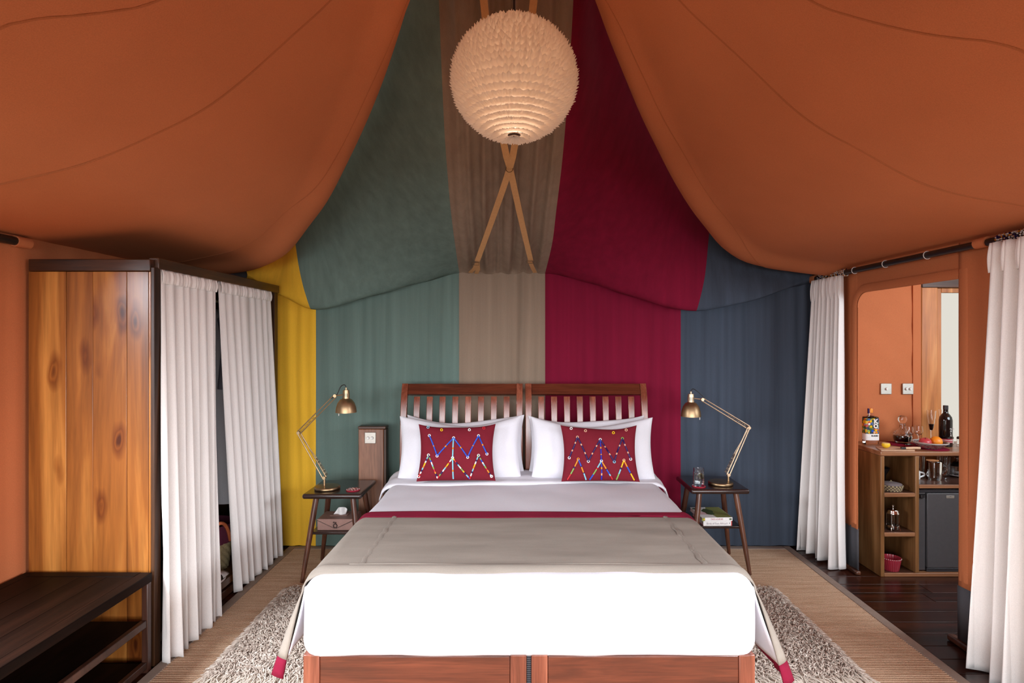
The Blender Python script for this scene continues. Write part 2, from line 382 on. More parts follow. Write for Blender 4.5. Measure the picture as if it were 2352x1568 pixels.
# ------------------------------------------------------------------ back wall: hanging cloth panels
wb = struct('wall_back')
WY = 4.57
boxo('canvas_backing', (-2.6, WY + .05, 0), (2.5, WY + .08, 2.4), SKIRT, wb, 0)
def fold(x):
    return .010 * math.sin(x * 23 + 1.3 * math.sin(x * 7)) * (.4 + .6 * mnoise.noise(Vector((x * 1.7, 0, 3)))) + .006 * math.sin(x * 51 + 2 * math.sin(x * 11))
for nm, m, xa, xb, amp, lb in (('cloth_panel', YEL, -2.12, -1.593, 1, 'golden yellow hanging cloth panel'), ('cloth_panel', GRN, -1.593, -.465, .8, 'sage green hanging cloth panel'),
        ('cloth_panel', TAU, -.465, .213, 1.4, 'taupe hanging cloth panel'), ('cloth_panel', RED, .213, 1.284, .9, 'wine red hanging cloth panel'), ('cloth_panel', BLU, 1.284, 2.315, 1, 'slate blue hanging cloth panel')):
    n = int((xb - xa) / .011); g = G(); rows = []
    for j in range(31):
        z = .012 + (2.28 - .012) * j / 30
        row = []
        for k in range(n + 1):
            x = xa + (xb - xa) * k / n
            d = fold(x + .012 * math.sin(z * 2.1 + x)) * amp
            if m is TAU:
                for xc in (-.33, .14): d += .022 * math.exp(-((x - xc) / .03) ** 2) * math.exp(-max(0, 2.16 - z) * 1.8)
                d += .012 * math.sin(x * 40) * math.exp(-max(0, 2.16 - z) * .7)
            row.append((x, WY - .012 - d * (.75 + .25 * mnoise.noise(Vector((x * 2, z, 0)))), z))
        rows.append(row)
    g.grid(rows); g.obj(nm, m, wb, 180, label=lb)
boxo('corner_post', (2.315, WY - .03, 0), (2.36, WY + .05, 2.2), POLE, wb, .004)

# ------------------------------------------------------------------ roof: prism with a sagging profile
PX = [0.0, .03, .1, .25, .45, .677, .933, 1.208, 1.446, 1.68, 1.885, 2.126, 2.40, 2.60]
PZ = [4.32, 4.2, 3.95, 3.6, 3.30, 3.055, 2.817, 2.56, 2.423, 2.295, 2.24, 2.20, 2.168, 2.15]
PS = .967
prof = catmull([Vector((x * PS, 0, CH + (z - CH) * PS)) for x, z in zip(PX, PZ)], 200)
pxs = [p.x for p in prof]; pzs = [p.z for p in prof]
def roof_z(X): return interp(pxs, pzs, abs(X))
def roof_hit(px, py, ymax=4.5):
    """depth at which the sight line through a point of the roof seam meets the prism"""
    dx, dz = abs(px - CX) / F, (CY - py) / F
    lo, hi = .3, 9.0
    f = lambda Y: CH + dz * Y - roof_z(dx * Y)
    for _ in range(60):
        mid = (lo + hi) / 2
        if f(mid) > 0: hi = mid
        else: lo = mid
    Y = min((lo + hi) / 2, ymax); return dx * Y, Y
EL = [(950, 0), (938, 40), (920, 100), (880, 215), (835, 320), (790, 410), (740, 495), (680, 572), (640, 601), (600, 621), (572, 630)]
ER = [(1360, 0), (1385, 80), (1420, 160), (1470, 280), (1530, 400), (1590, 495), (1640, 560), (1700, 600), (1770, 625), (1855, 633)]
S3L = [(910, 0), (850, 150), (790, 290), (720, 420), (640, 500), (550, 570)]
S3R = [(1415, 0), (1470, 130), (1530, 270), (1590, 380), (1640, 460), (1700, 540), (1760, 600)]
S2L = [(760, 0), (600, 145), (480, 240), (330, 320), (150, 385), (0, 420)]
S2R = [(1560, 0), (1700, 130), (1850, 270), (1980, 345), (2110, 415), (2220, 450), (2352, 470)]
S1L = [(400, 0), (200, 28), (0, 42)]
S1R = [(1837, 0), (2016, 51), (2180, 82), (2352, 99)]
def curveY(pts, ymax=4.5):
    h = sorted(roof_hit(a, b, ymax) for a, b in pts)
    xs = [p[0] for p in h]; ys = [p[1] for p in h]
    return lambda X: (ys[0] - (xs[0] - X) * .25 if X < xs[0] else ys[-1] + (.3 * (X - xs[-1]) if ys[-1] < 4.3 else 0) if X > xs[-1] else interp(xs, ys, X))
ceil = struct('ceiling')
YF = -.45
def roof_point(sx, X, Y, YE):
    d = YE - Y
    b = .05 * math.sin(PI * min(max(d, 0), .5) / .5) ** 2 * min(1, X / .6) if d > 0 else 0
    up = 0
    if d < .10: up = .10 * ((.10 - d) / .10) ** 2
    nx, nz = -(roof_z(X + .01) - roof_z(X - .01)), .02
    l = math.hypot(nx, nz); nx /= l; nz /= l
    off = up - b
    # shallow sag between the rafters
    return Vector((sx * (X + nx * off), Y, roof_z(X) + nz * off))
NPROF = 56
Xs = [2.47 * (1 - (k / (NPROF - 1))) ** 1.25 + .0 for k in range(NPROF)]
for sx, E, s3, s2, s1 in ((-1, EL, S3L, S2L, S1L), (1, ER, S3R, S2R, S1R)):
    fE = curveY(E); rows = []
    def ye(X):
        v = [fE(max(0.0, X + d)) for d in (-.05, 0, .05)]; return sum(v) / 3
    NR = 70; g = G()
    for j in range(NR + 6):
        row = []
        for X in Xs:
            YE = ye(X)
            if j <= NR:
                t = j / NR; t = 1 - (1 - t) ** 1.7; Y = lerp(YF, YE, t)
            else: Y = YE + (j - NR) * .018
            row.append(roof_point(sx, X, Y, YE))
        rows.append(row)
    if sx > 0: rows = [r[::-1] for r in rows]
    g.grid(rows); g.obj('roof_panel', CANVAS, ceil, 180, label='sagging orange canvas roof panel on the ' + ('left' if sx < 0 else 'right'))
    for S, wd, nst in ((s3, .008, 1), (s2, .012, 1), (s1, .010, 1)):
        fS = curveY(S); 
        lines = []
        Xa = [2.36 * (1 - k / 90) + .03 for k in range(91)]
        r0, r1, r2 = [], [], []
        for X in Xa:
            Y = (fS(max(.02, X - .06)) + fS(X) + fS(X + .06)) / 3; YE = ye(X)
            if Y > YE - .04: Y = YE - .04
            p = roof_point(sx, X, Y, YE); q = roof_point(sx, X, Y + wd, YE)
            dn = Vector((-sx * .4, 0, -1)).normalized()
            r0.append(p + dn * .0005); r1.append((p + q) / 2 + dn * .0035); r2.append(q + dn * .0005)
        gg = G().grid([r0, r1, r2]); gg.obj('roof_seam', SEAM, ceil, 180)
# unseen front valance, added to keep the front light off roof and lining
g = G()
g.prism([(-2.5, 1.92)] + [(-X, roof_z(X) + .02) for X in Xs[::3]] + [(X, roof_z(X) + .02) for X in Xs[::-3]] + [(2.5, 1.92)], YF - .02, YF)
wf = struct('wall_front'); g.obj('shading_valance', CANVAS, wf, 20)
boxo('ridge_pole', (-.03, YF, 4.02), (.03, 2.5, 4.08), POLE, ceil, .004)

# ------------------------------------------------------------------ coloured swagged lining in front of the back wall
def C(*p): return [at(a, b, y) for a, b, y in p]
cols = [
 ('KL', C((566, 640, 4.56), (568, 632, 4.52), (566, 622, 4.53), (563, 600, 4.55), (560, 560, 4.6))),
 ('YL', C((632, 655, 4.56), (630, 672, 4.46), (636, 645, 4.47), (640, 612, 4.52), (640, 560, 4.6))),
 ('SL', C((712, 690, 4.56), (713, 709, 4.42), (697, 660, 4.37), (686, 610, 4.36), (680, 570, 4.37), (670, 500, 4.36), (655, 400, 4.3))),
 ('G1', C((800, 675, 4.57), (800, 695, 4.42), (795, 640, 4.32), (785, 560, 4.2), (775, 480, 4.06), (768, 430, 3.97), (755, 330, 3.85))),
 ('G2', C((900, 650, 4.57), (900, 667, 4.43), (895, 600, 4.25), (888, 520, 4.02), (880, 440, 3.82), (870, 330, 3.56), (862, 240, 3.42), (852, 120, 3.3))),
 ('G3', C((975, 635, 4.57), (975, 646, 4.47), (965, 560, 4.1), (955, 470, 3.8), (945, 370, 3.52), (935, 260, 3.3), (925, 130, 3.1), (915, 30, 3.0), (905, -150, 2.86))),
 ('CL', C((1055, 630, 4.565), (1055, 627, 4.55), (1045, 560, 4.08), (1035, 480, 3.72), (1028, 400, 3.48), (1022, 320, 3.30), (1016, 200, 3.1), (1008, 0, 2.92), (1000, -220, 2.8))),
 ('CC', C((1153, 630, 4.565), (1153, 627, 4.55), (1156, 560, 4.08), (1158, 480, 3.72), (1159, 400, 3.47), (1160, 320, 3.28), (1161, 200, 3.08), (1162, 0, 2.90), (1163, -220, 2.78))),
 ('CR', C((1252, 630, 4.565), (1252, 627, 4.55), (1268, 560, 4.08), (1278, 480, 3.72), (1288, 400, 3.48), (1296, 320, 3.30), (1305, 200, 3.1), (1317, 0, 2.92), (1325, -220, 2.8))),
 ('R1', C((1328, 630, 4.57), (1328, 641, 4.47), (1345, 560, 4.14), (1362, 470, 3.86), (1375, 370, 3.6), (1385, 260, 3.45), (1388, 150, 3.3), (1380, 50, 3.12), (1362, -60, 2.95))),
 ('R2', C((1420, 650, 4.57), (1420, 669, 4.43), (1445, 590, 4.24), (1460, 500, 4.05), (1470, 400, 3.88), (1475, 320, 3.78), (1475, 250, 3.68), (1465, 120, 3.5))),
 ('R3', C((1515, 680, 4.57), (1515, 698, 4.40), (1540, 620, 4.33), (1556, 540, 4.27), (1564, 470, 4.2), (1570, 380, 4.12), (1570, 300, 4.05))),
 ('SR', C((1598, 690, 4.56), (1600, 713, 4.38), (1618, 640, 4.38), (1627, 555, 4.42), (1632, 500, 4.42), (1640, 420, 4.4))),
 ('BR', C((1722, 675, 4.56), (1720, 692, 4.44), (1732, 650, 4.46), (1737, 605, 4.53), (1740, 560, 4.6))),
 ('KR', C((1866, 652, 4.56), (1862, 642, 4.52), (1866, 630, 4.535), (1868, 615, 4.55), (1870, 580, 4.6))),
]
NP = 40
cp = {k: catmull(p, NP) for k, p in cols}
names = [k for k, _ in cols]
swag = thing('swagged_lining', 'five coloured cloth lining bellying from the roof above the headboard wall', 'drape')
lat = [[cp[k][i] for k in names] for i in range(NP)]
SUBD = 8
dense = []
for r in lat:
    P = [r[0] * 2 - r[1]] + r + [r[-1] * 2 - r[-2]]; row = []
    for i in range(1, len(P) - 2):
        a, b, c, d = P[i - 1], P[i], P[i + 1], P[i + 2]
        for k in range(SUBD):
            t = k / SUBD
            row.append(.5 * ((2 * b) + (c - a) * t + (2 * a - 5 * b + 4 * c - d) * t * t + (3 * b - a - 3 * c + d) * t ** 3))
    row.append(r[-1]); dense.append(row)
bound = {n: i * SUBD for i, n in enumerate(names)}
for a, b, m, lb in (('KL', 'SL', YEL, 'yellow end of the lining'), ('SL', 'CL', GRN, 'sage green lining panel'), ('CL', 'CR', TAU, 'taupe gathered lining panel'), ('CR', 'SR', RED, 'wine red lining panel'), ('SR', 'KR', BLU, 'slate blue end of the lining')):
    rows = []
    for i, r in enumerate(dense):
        seg = []
        for k in range(bound[a], bound[b] + 1):
            p = r[k].copy()
            if m is TAU:
                u = (k - bound[a]) / (bound[b] - bound[a])
                amp = .022 * math.sin(PI * u) ** .5 if 0 < u < 1 else 0
                p += Vector((0, .7, .7)) * amp * math.sin(u * 31 + .8 * math.sin(i * .15)) * min(1, i / 4)
            seg.append(p)
        rows.append(seg)
    if m is TAU:   # finer lateral sampling for the gathers
        fine = []
        for i, seg in enumerate(rows):
            q = catmull([p for p in seg], 64)
            out = []
            for k, p in enumerate(q):
                u = k / 63; e = min(1, min(u, 1 - u) * 12)
                p = p + Vector((0, .6, .8)) * (.012 * math.sin(u * 52 + 1.2 * math.sin(i * .12)) + .006 * math.sin(u * 95)) * e * min(1, i / 3)
                out.append(p)
            fine.append(out)
        rows = fine
    G().grid(rows).obj('lining_panel', m, swag, 180, label=lb)

# crossed tan straps with ring and buckles
sp = thing('webbing_straps', 'pair of crossed tan webbing straps tying down the taupe lining', 'strap')
def ribbon(g, pts, w_, th=.003, m=0):
    pts = [Vector(p) for p in pts]; rows = []
    for i, p in enumerate(pts):
        t = (pts[min(i + 1, len(pts) - 1)] - pts[max(i - 1, 0)]).normalized()
        view = Vector((0, .55, .83)); s_ = t.cross(view).normalized(); nn = s_.cross(t)
        rows.append([p - s_ * w_ / 2 - nn * th / 2, p + s_ * w_ / 2 - nn * th / 2, p + s_ * w_ / 2 + nn * th / 2, p - s_ * w_ / 2 + nn * th / 2])
    g.grid(rows, m, closed=True); n = len(g.v)
    return g
for pts in ([at(1096, 600, 4.12), at(1132, 500, 3.62), at(1168, 395, 3.22), at(1182, 335, 3.06), at(1205, 180, 2.9), at(1226, 0, 2.74), at(1240, -160, 2.66)],
            [at(1219, 598, 4.12), at(1196, 500, 3.61), at(1172, 390, 3.21), at(1158, 335, 3.05), at(1132, 180, 2.89), at(1111, 0, 2.73), at(1098, -160, 2.66)]):
    ribbon(G(), catmull(pts, 24), .036).obj('strap', STRAPM, sp, 30)
for pts in ([at(1097, 602, 4.12), at(1090, 616, 4.26), at(1080, 626, 4.46)], [at(1097, 602, 4.12), at(1098, 618, 4.28), at(1094, 628, 4.46)], [at(1217, 600, 4.12), at(1223, 614, 4.25), at(1229, 626, 4.46)]):
    ribbon(G(), pts, .03).obj('strap_tail', STRAPM, sp, 30)
def ring(c, r, th, tilt=0):
    return [Vector(c) + Vector((r * math.cos(a), .2 * r * math.sin(a), r * math.sin(a) * (1 if not tilt else tilt))) for a in [2 * PI * k / 20 for k in range(20)]]
G().tube(ring(at(1170, 388, 3.19), .019, 0), .0025, 6, closed=True).obj('ring', BRASSD, sp)
for c in (at(1092, 606, 4.1), at(1217, 602, 4.1)):
    g = G(); q = .024
    g.tube([c + Vector((-q, 0, .008)), c + Vector((q, 0, .008)), c + Vector((q, 0, -.008)), c + Vector((-q, 0, -.008))], .003, 6, closed=True); g.obj('buckle', BRASSD, sp)

# ------------------------------------------------------------------ side walls
wl = struct('wall_left')
WLX = -2.46
def wallgrid(x, y0, y1, z0, z1, mat, par, name, amp=.006, flip=False, label=None):
    ny, nz = max(2, int((y1 - y0) / .03)), max(2, int((z1 - z0) / .12)); rows = []
    for j in range(nz + 1):
        z = lerp(z0, z1, j / nz)
        rows.append([(x + amp * math.sin(yv * 38 + 1.5 * math.sin(yv * 9)) * .6 + amp * mnoise.noise(Vector((yv * 4, z * 1.2, x))), yv, z) for yv in [lerp(y0, y1, k / ny) for k in range(ny + 1)]])
    return G().grid(rows).obj(name, mat, par, 180, solid=.004, label=label)
wallgrid(WLX, 2.1, 4.62, 0, 2.2, CANVAS, wl, 'canvas_panel', .004)
wallgrid(WLX, YF, .1, 0, 2.2, CANVAS, wl, 'canvas_panel', .004)
wallgrid(WLX, .1, 2.1, 0, .55, CANVAS, wl, 'canvas_panel', .004); wallgrid(WLX, .1, 2.1, 2.06, 2.2, CANVAS, wl, 'canvas_panel', .004)  # gap left in the panels lets the added left fill in
wallgrid(WLX + .004, YF, 4.6, 0, .3, SKIRT, wl, 'grey_skirt', .004)
lr = thing('curtain_rail', 'dark rail end in a canvas loop above the bench on the left wall', 'rail')
G().tube([(WLX + .03, YF, 2.105), (WLX + .03, 2.80, 2.105)], .021, 12).obj('pole', POLE, lr)
G().tube([(WLX + .03, 2.79, 2.105), (WLX + .03, 2.87, 2.105)], .027, 12).obj('canvas_loop', CANVAS, lr)

wr = struct('wall_right')
WRX = 2.36
OY0, OY1, OZ = 3.085, 4.02, 1.955
wallgrid(WRX, 2.1, OY0, .31, 2.18, CANVAS, wr, 'canvas_panel', .009)
wallgrid(WRX, YF, .1, .31, 2.18, CANVAS, wr, 'canvas_panel', .009)
wallgrid(WRX, .1, 2.1, .31, .55, CANVAS, wr, 'canvas_panel', .009); wallgrid(WRX, .1, 2.1, 2.06, 2.18, CANVAS, wr, 'canvas_panel', .009)  # unseen gap added so the right fill can enter
wallgrid(WRX, YF, OY0 + .005, .0, .32, SKIRT, wr, 'grey_skirt', .011)
wallgrid(WRX, OY1, 4.6, .31, 2.18, CANVAS, wr, 'canvas_panel', .009)
wallgrid(WRX, OY1 - .005, 4.6, .02, .32, SKIRT, wr, 'grey_skirt', .011)
g = G()
pts = [(OY0, OZ), (OY0, 2.18), (OY1, 2.18), (OY1, OZ - .1)] + [(OY1 - .1 + .1 * math.cos(a), OZ - .1 + .1 * math.sin(a)) for a in [R(15 * k) for k in range(1, 7)]]
n = len(pts); g.add([(WRX, a, b) for a, b in pts] + [(WRX + .004, a, b) for a, b in pts], [tuple(range(n)), tuple(range(n, 2 * n))[::-1]] + [(i, (i + 1) % n, (i + 1) % n + n, i + n) for i in range(n)])
g.obj('canvas_panel', CANVAS, wr, 20)
# stitched binding round the opening
def bind(path, w_, name='binding'):
    rows = []; pts = [Vector((0, a, b)) for a, b in path]
    for i, p in enumerate(pts):
        t = (pts[min(i + 1, len(pts) - 1)] - pts[max(i - 1, 0)]).normalized(); nn = Vector((0, -t.z, t.y))
        rows.append([Vector((WRX - dx, 0, 0)) + p + nn * k for k, dx in ((0, .006), (w_ * .12, .013), (w_ * .5, .009), (w_ * .88, .012), (w_, .006))])
    return G().grid(rows).obj(name, CANVAS, wr, 180)
arc = [(OY1 - .1 + .1 * math.cos(a), OZ - .1 + .1 * math.sin(a)) for a in [R(9 * k) for k in range(11)]]
bind([(OY1, .35)] + [(OY1, lerp(.5, OZ - .15, k / 6)) for k in range(7)] + arc + [(lerp(OY1 - .13, OY0, k / 6), OZ) for k in range(7)], -.055)
bind([(OY0, OZ + .05), (OY0, OZ)] + [(OY0, lerp(OZ - .1, .35, k / 6)) for k in range(7)], -.06)
boxo('foot_bar', (WRX - .03, 2.5, .002), (WRX + .01, OY0 + .06, .035), STAND, wr, .008)
boxo('foot_bar', (WRX - .02, OY1 - .02, .002), (WRX + .015, 4.5, .03), STAND, wr, .008)

rr = thing('curtain_rail', 'long dark curtain rail with beaded bands along the right wall', 'rail')
RXp = 2.30; RZ = 2.105
G().tube([(RXp, YF, RZ), (RXp, 4.50, RZ)], .019, 12).obj('pole', POLE, rr)
G().tube([(RXp + .005, 4.46, RZ), (RXp + .005, 4.55, RZ)], .03, 12).obj('end_loop', SEAM, rr)
G().tube([(RXp, 2.83, RZ + .004), (RXp, 2.90, RZ + .004)], .026, 14).obj('canvas_loop', CANVAS, rr)
for yv in (3.25, 3.62, 3.95): G().tube([Vector((RXp + .022 * math.cos(a), yv, RZ + .022 * math.sin(a))) for a in [2 * PI * k / 14 for k in range(14)]], .0022, 5, closed=True).obj('cord_tie', LINEN, rr)
for y0, y1 in ((4.05, 4.40), (2.40, 2.76)):
    g = G(); yv = y0
    while yv < y1:
        cidx = rnd.choice((0, 0, 1, 2, 3)); n = 14; rr_ = .0235
        if rnd.random() < .8:
            for k in range(n):
                a = 2 * PI * (k + rnd.random() * .2) / n
                p = Vector((RXp + rr_ * math.cos(a), yv, RZ + rr_ * math.sin(a)))
                if rnd.random() < .8: g.lathe([(0, -.0055), (.0055, 0), (0, .0055)], 5, p, rnd.choice((0, 0, 0, 1, 2, 3)))
        yv += .0085
    g.obj('beaded_band', [BEADC[WH], BEADC[SAL], BEADC[ORA], BEADC[NAV], BLACK], rr, 60, kind='stuff')

# ------------------------------------------------------------------ annex beyond the opening
wa = struct('wall_annex')
AY = 4.47
def annexgrid():
    rows = []
    for j in range(41):
        z = lerp(0, 2.4, j / 40)
        rows.append([(x, AY + .006 * mnoise.noise(Vector((x * 3, z * 2.5, 0))) - .004 * math.exp(-abs(x - 2.9) * 3) * math.sin((x + z) * 22), z) for x in [lerp(2.37, 3.105, k / 60) for k in range(61)]])
    return G().grid(rows)
annexgrid().obj('canvas_panel', CANVAS, wa, 180, solid=.004)
boxo('canvas_edge', (3.045, AY - .012, 0), (3.108, AY - .002, 2.4), CANVAS, wa, .003)
boxo('blocking_partition', (2.38, 2.28, 0), (4.6, 2.3, 2.42), CANVAS, wa, 0)  # unseen, added to stop the right fill shining through the opening
boxo('upper_canvas', (3.1, AY + .07, 2.1), (4.5, AY + .09, 2.6), CANVAS, wa, 0)
ac = struct('ceiling_annex'); boxo('canvas_ceiling', (2.37, 1.0, 2.42), (4.6, 4.6, 2.44), CANVAS, ac, 0)
wn = struct('window_1')
boxo('post', (3.12, AY, 0), (3.245, AY + .09, 2.12), FRAMEW, wn, .006)
boxo('lintel', (3.12, AY - .006, 2.035), (4.4, AY + .09, 2.12), PINED, wn, .006)
boxo('jamb', (3.25, AY + .03, 0), (3.295, AY + .08, 2.035), FRAMEW, wn, .004)
boxo('head', (3.295, AY + .03, 2.0), (4.4, AY + .08, 2.035), FRAMEW, wn, .004)
boxo('jamb', (4.3, AY + .03, 0), (4.4, AY + .08, 2.0), FRAMEW, wn, .004)
boxo('pane', (3.295, AY + .05, .05), (4.3, AY + .056, 2.0), GLASS, wn, 0)
boxo('sill', (3.295, AY + .03, 0), (4.3, AY + .09, .05), FRAMEW, wn, .004)

def switch(name, c, label, n, group=None):
    t = thing(name, label, 'switch', c, 0, group)
    root_ = t; t = boxo('plate', (-.042, -.009, -.042), (.042, 0, .042), STEEL, t, .003)
    for k in range(n):
        x = (k - (n - 1) / 2) * .03
        G().lathe([(0, .012), (.008, .012), (.0105, .006), (.011, 0)], 16).obj('dimmer_knob' , WPLAST, t, 40).matrix_local = Matrix.Translation((x, -.008, 0)) @ Matrix.Rotation(R(90), 4, 'X')
    for x in (-.034, .034): G().lathe([(0, .002), (.003, .0015), (.0035, 0)], 8).obj('screw', STEEL, t).matrix_local = Matrix.Translation((x, -.008, 0)) @ Matrix.Rotation(R(90), 4, 'X')
    return root_
switch('light_switch', (at(2033, 893, AY).x, AY - .006, 1.255), 'square steel dimmer plate with one white knob above the drinks bar', 1)
switch('light_switch', (at(2083, 893, AY).x, AY - .006, 1.255), 'square steel dimmer plate with two knobs above the drinks bar', 2)

# ------------------------------------------------------------------ curtains
def curtain(name, label, t0, t1, b0, b1, nf, a_top, a_bot, mat, seed, head=.05, group=None, wild=.5, hem=.004, puddle=0, nrm=None):
    """pleated curtain between the top line t0-t1 and the bottom line b0-b1 (floor projection), heading tape at the top"""
    rr_ = random.Random(seed); ph = [rr_.uniform(0, 6.28) for _ in range(8)]
    t0, t1, b0, b1 = map(Vector, (t0, t1, b0, b1))
    NU, NV = nf * 14, 60
    d = (t1 - t0); d.z = 0; d.normalize(); nrm = Vector((d.y, -d.x, 0)) if nrm is None else Vector(nrm)
    root = thing(name, label, 'curtain', (0, 0, 0), 0, group)
    rows = []; 
    zt = max(t0.z, t1.z)
    def pt(u, v):
        tw = u + .018 * math.sin(u * 11 + ph[0]) + .012 * math.sin(u * 23 + ph[1] + v * 1.5)
        p = t0.lerp(t1, u).lerp(b0.lerp(b1, u + .02 * math.sin(u * 9 + ph[2]) * math.sin(PI * u)), v)
        f = math.sin(2 * PI * nf * tw + .5 * math.sin(v * 3 + ph[3])); f = math.copysign(abs(f) ** .75, f)
        f2 = math.sin(2 * PI * nf * .5 * u + ph[4] + v)
        amp = lerp(a_top, a_bot, v ** .8)
        p = p + nrm * (amp * (f + wild * f2 * v))
        p = p + d * (amp * .45 * math.cos(2 * PI * nf * tw) * v)
        p.z += .012 * math.sin(u * 17 + ph[5]) * v
        return p
    for j in range(NV + 1):
        v = j / NV; rows.append([pt(k / NU, v) for k in range(NU + 1)])
    G().grid(rows).obj('drop', mat, root, 180, solid=.003)
    # gathered heading band
    hr = []
    for j in range(9):
        v = j / 8; row = []
        for k in range(NU * 2 + 1):
            u = k / (NU * 2); p = t0.lerp(t1, u); p = p.lerp(b0.lerp(b1, u), v * head / (t0 - b0).length)
            bulge = .006 + .006 * math.sin(PI * v)
            p = p + nrm * (bulge + a_top * .7 * math.sin(2 * PI * nf * u + 1) + .0025 * math.sin(2 * PI * nf * 3.2 * u + 2 * math.sin(u * 30)) * (.5 + math.sin(PI * v)))
            row.append(p)
        hr.append(row)
    G().grid(hr).obj('heading', mat, root, 180, solid=.002)
    return root
WFX = -1.83
curtain('wardrobe_curtain', 'off white linen curtain on the near half of the wardrobe, next to the planked side', (WFX + .012, 2.935, 1.985), (WFX + .012, 3.47, 1.985), (-1.755, 2.87, .008), (-1.77, 3.38, .008), 7, .006, .034, LINEN, 3, .07, nrm=(1, 0, 0))
curtain('wardrobe_curtain', 'off white linen curtain on the far half of the wardrobe, beside the yellow cloth', (WFX + .012, 3.515, 1.985), (WFX + .012, 4.23, 1.985), (-1.80, 3.69, .02), (-1.785, 4.33, .02), 7, .006, .026, LINEN, 5, .07, nrm=(1, 0, 0))
curtain('door_curtain', 'white linen curtain gathered beside the slate blue cloth panel', (2.275, 4.44, 2.085), (2.275, 4.07, 2.085), (2.225, 4.50, .015), (2.275, 4.06, .015), 7, .022, .05, LINEN, 9, .16, nrm=(-1, 0, 0))
curtain('door_curtain', 'white linen curtain cut by the right edge of the picture', (2.255, 2.74, 2.085), (2.255, 2.05, 2.085), (2.27, 2.87, .01), (2.25, 2.0, .01), 9, .024, .045, LINEN, 12, .14, nrm=(-1, 0, 0))

# ------------------------------------------------------------------ wardrobe
wd = thing('wardrobe', 'tall knotty pine wardrobe with planked side and curtained front', 'wardrobe')
WX0, WX1, WY0, WY1, WZ = -2.435, -1.83, 2.88, 4.38, 2.03
xs = [at(a, 0, WY0).x for a in (65, 152, 213, 291, 341)] + [WX1]
for i, (a, b) in enumerate(zip(xs[:-1], xs[1:])):
    dd = (.0, .0015, .0, .0012, .002)[i]
    boxo('plank', (a + .0006, WY0 + dd, .02), (b - .0006, WY0 + .025, WZ - .062), PINE, wd, .0015)
boxo('top_rail', (WX0, WY0 - .006, WZ - .06), (WX1, WY0 + .03, WZ), PINED, wd, .004)
boxo('front_stile', (WX1 + .001, WY0 - .002, .0), (WX1 + .02, WY0 + .05, WZ - .04), PINEZ, wd, .003)
boxo('front_stile', (WX1 - .02, WY1 - .06, .0), (WX1 + .01, WY1, WZ - .02), PINEZ, wd, .003)
boxo('front_rail', (WX1 - .03, WY0 + .03, WZ - .045), (WX1 + .022, WY1, WZ + .012), PINEY, wd, .004)
boxo('top_board', (WX0, WY0 + .03, WZ - .02), (WX1 - .03, WY1, WZ), PINEY, wd, .002)
boxo('back_panel', (WX0, WY0 + .025, .02), (WX0 + .015, WY1, WZ - .02), PINEZ, wd, 0)
boxo('far_side', (WX0 + .015, WY1 - .025, .02), (WX1 - .02, WY1, WZ - .02), PINEZ, wd, 0)
boxo('base_shelf', (WX0 + .015, WY0 + .026, .085), (WX1, WY1 - .026, .13), PINEY, wd, .003)
boxo('base_rail', (WX1 - .05, WY0 + .05, .001), (WX1 - .02, WY1 - .06, .05), STAND, wd, .003)
G().tube([(-2.1, WY0 + .026, 1.9), (-2.1, WY1 - .026, 1.9)], .012, 10).obj('hanging_rod', STEEL, wd)
rb = thing('bathrobe', 'white bathrobe hanging inside the wardrobe behind the curtain gap', 'robe', (-2.1, 3.96, 0))
g = G(); rows = []
for j in range(24):
    t = j / 23; z = lerp(.52, 1.84, t); wv = interp([0, .6, .9, 1], [.24, .22, .21, .04], t)
    rows.append([(wv * math.cos(a) , .05 * math.sin(a) + .008 * math.sin(a * 7 + t * 3), z) for a in [2 * PI * k / 40 for k in range(40)]])
g.grid(rows, closed=True); g.obj('body', ROBE, rb, 180)
G().tube([(.12, -.05, 1.78), (.17, -.07, 1.6), (.16, -.08, 1.3)], [.05, .06, .07], 12).obj('sleeve', GREYSH, rb, 60)
G().tube([Vector((0, 0, 1.82)), Vector((0, 0, 1.87)), Vector((.012, 0, 1.905)), Vector((0, 0, 1.915)), Vector((-.012, 0, 1.905))], .003, 6).obj('hanger_hook', STEEL, rb)
bk = thing('straw_basket', 'straw basket with plum band and orange handles inside the wardrobe', 'basket', (-2.045, 3.80, .1302))
g = G(); rows = []
for j in range(37):
    t = j / 36; rr_ = .125 + .03 * t; rows.append([((rr_ + .004 * math.sin(a * 20 + t * 28) ) * math.cos(a), (rr_ + .004 * math.sin(a * 20 + t * 28)) * math.sin(a), .18 * t + .003 * math.sin(a * 10)) for a in [2 * PI * k / 80 for k in range(80)]])
g.grid(rows, closed=True); g.lathe([(0, .004), (.12, .004)], 24); g.obj('body', STRAW, bk, 180)
G().lathe([(.155, .178), (.160, .22), (.165, .30), (.158, .30), (.152, .2)], 32).obj('plum_band', PLUM, bk)
for a0 in (-68, 112):
    G().tube([Vector(((.163 + .016 * math.sin(PI * t)) * math.cos(R(a0 + 62 * t)), (.163 + .016 * math.sin(PI * t)) * math.sin(R(a0 + 62 * t)), .19 + .14 * math.sin(PI * t))) for t in [k / 12 for k in range(13)]], .011, 8).obj('handle', HANDLE, bk)
sd = thing('slipper', 'white slipper on the wardrobe base by the basket', 'slipper', (-1.885, 3.59, .1305))
G().grid([[((.04 + .012 * math.cos(a)) * math.cos(a), .11 * math.sin(a), z) for a in [2 * PI * k / 24 for k in range(24)]] for z in (0, .012)], closed=True).add([(0, 0, .012)], []).obj('sole', CERAM, sd)
g = G(); g.grid([[(.045 * math.cos(a), .02 + .07 * t, .012 + .035 * math.sin(a) * (1 - .4 * t)) for a in [PI * k / 10 for k in range(11)]] for t in (0, .33, .66, 1)]); g.obj('upper', CERAM, sd, 180, solid=.003)

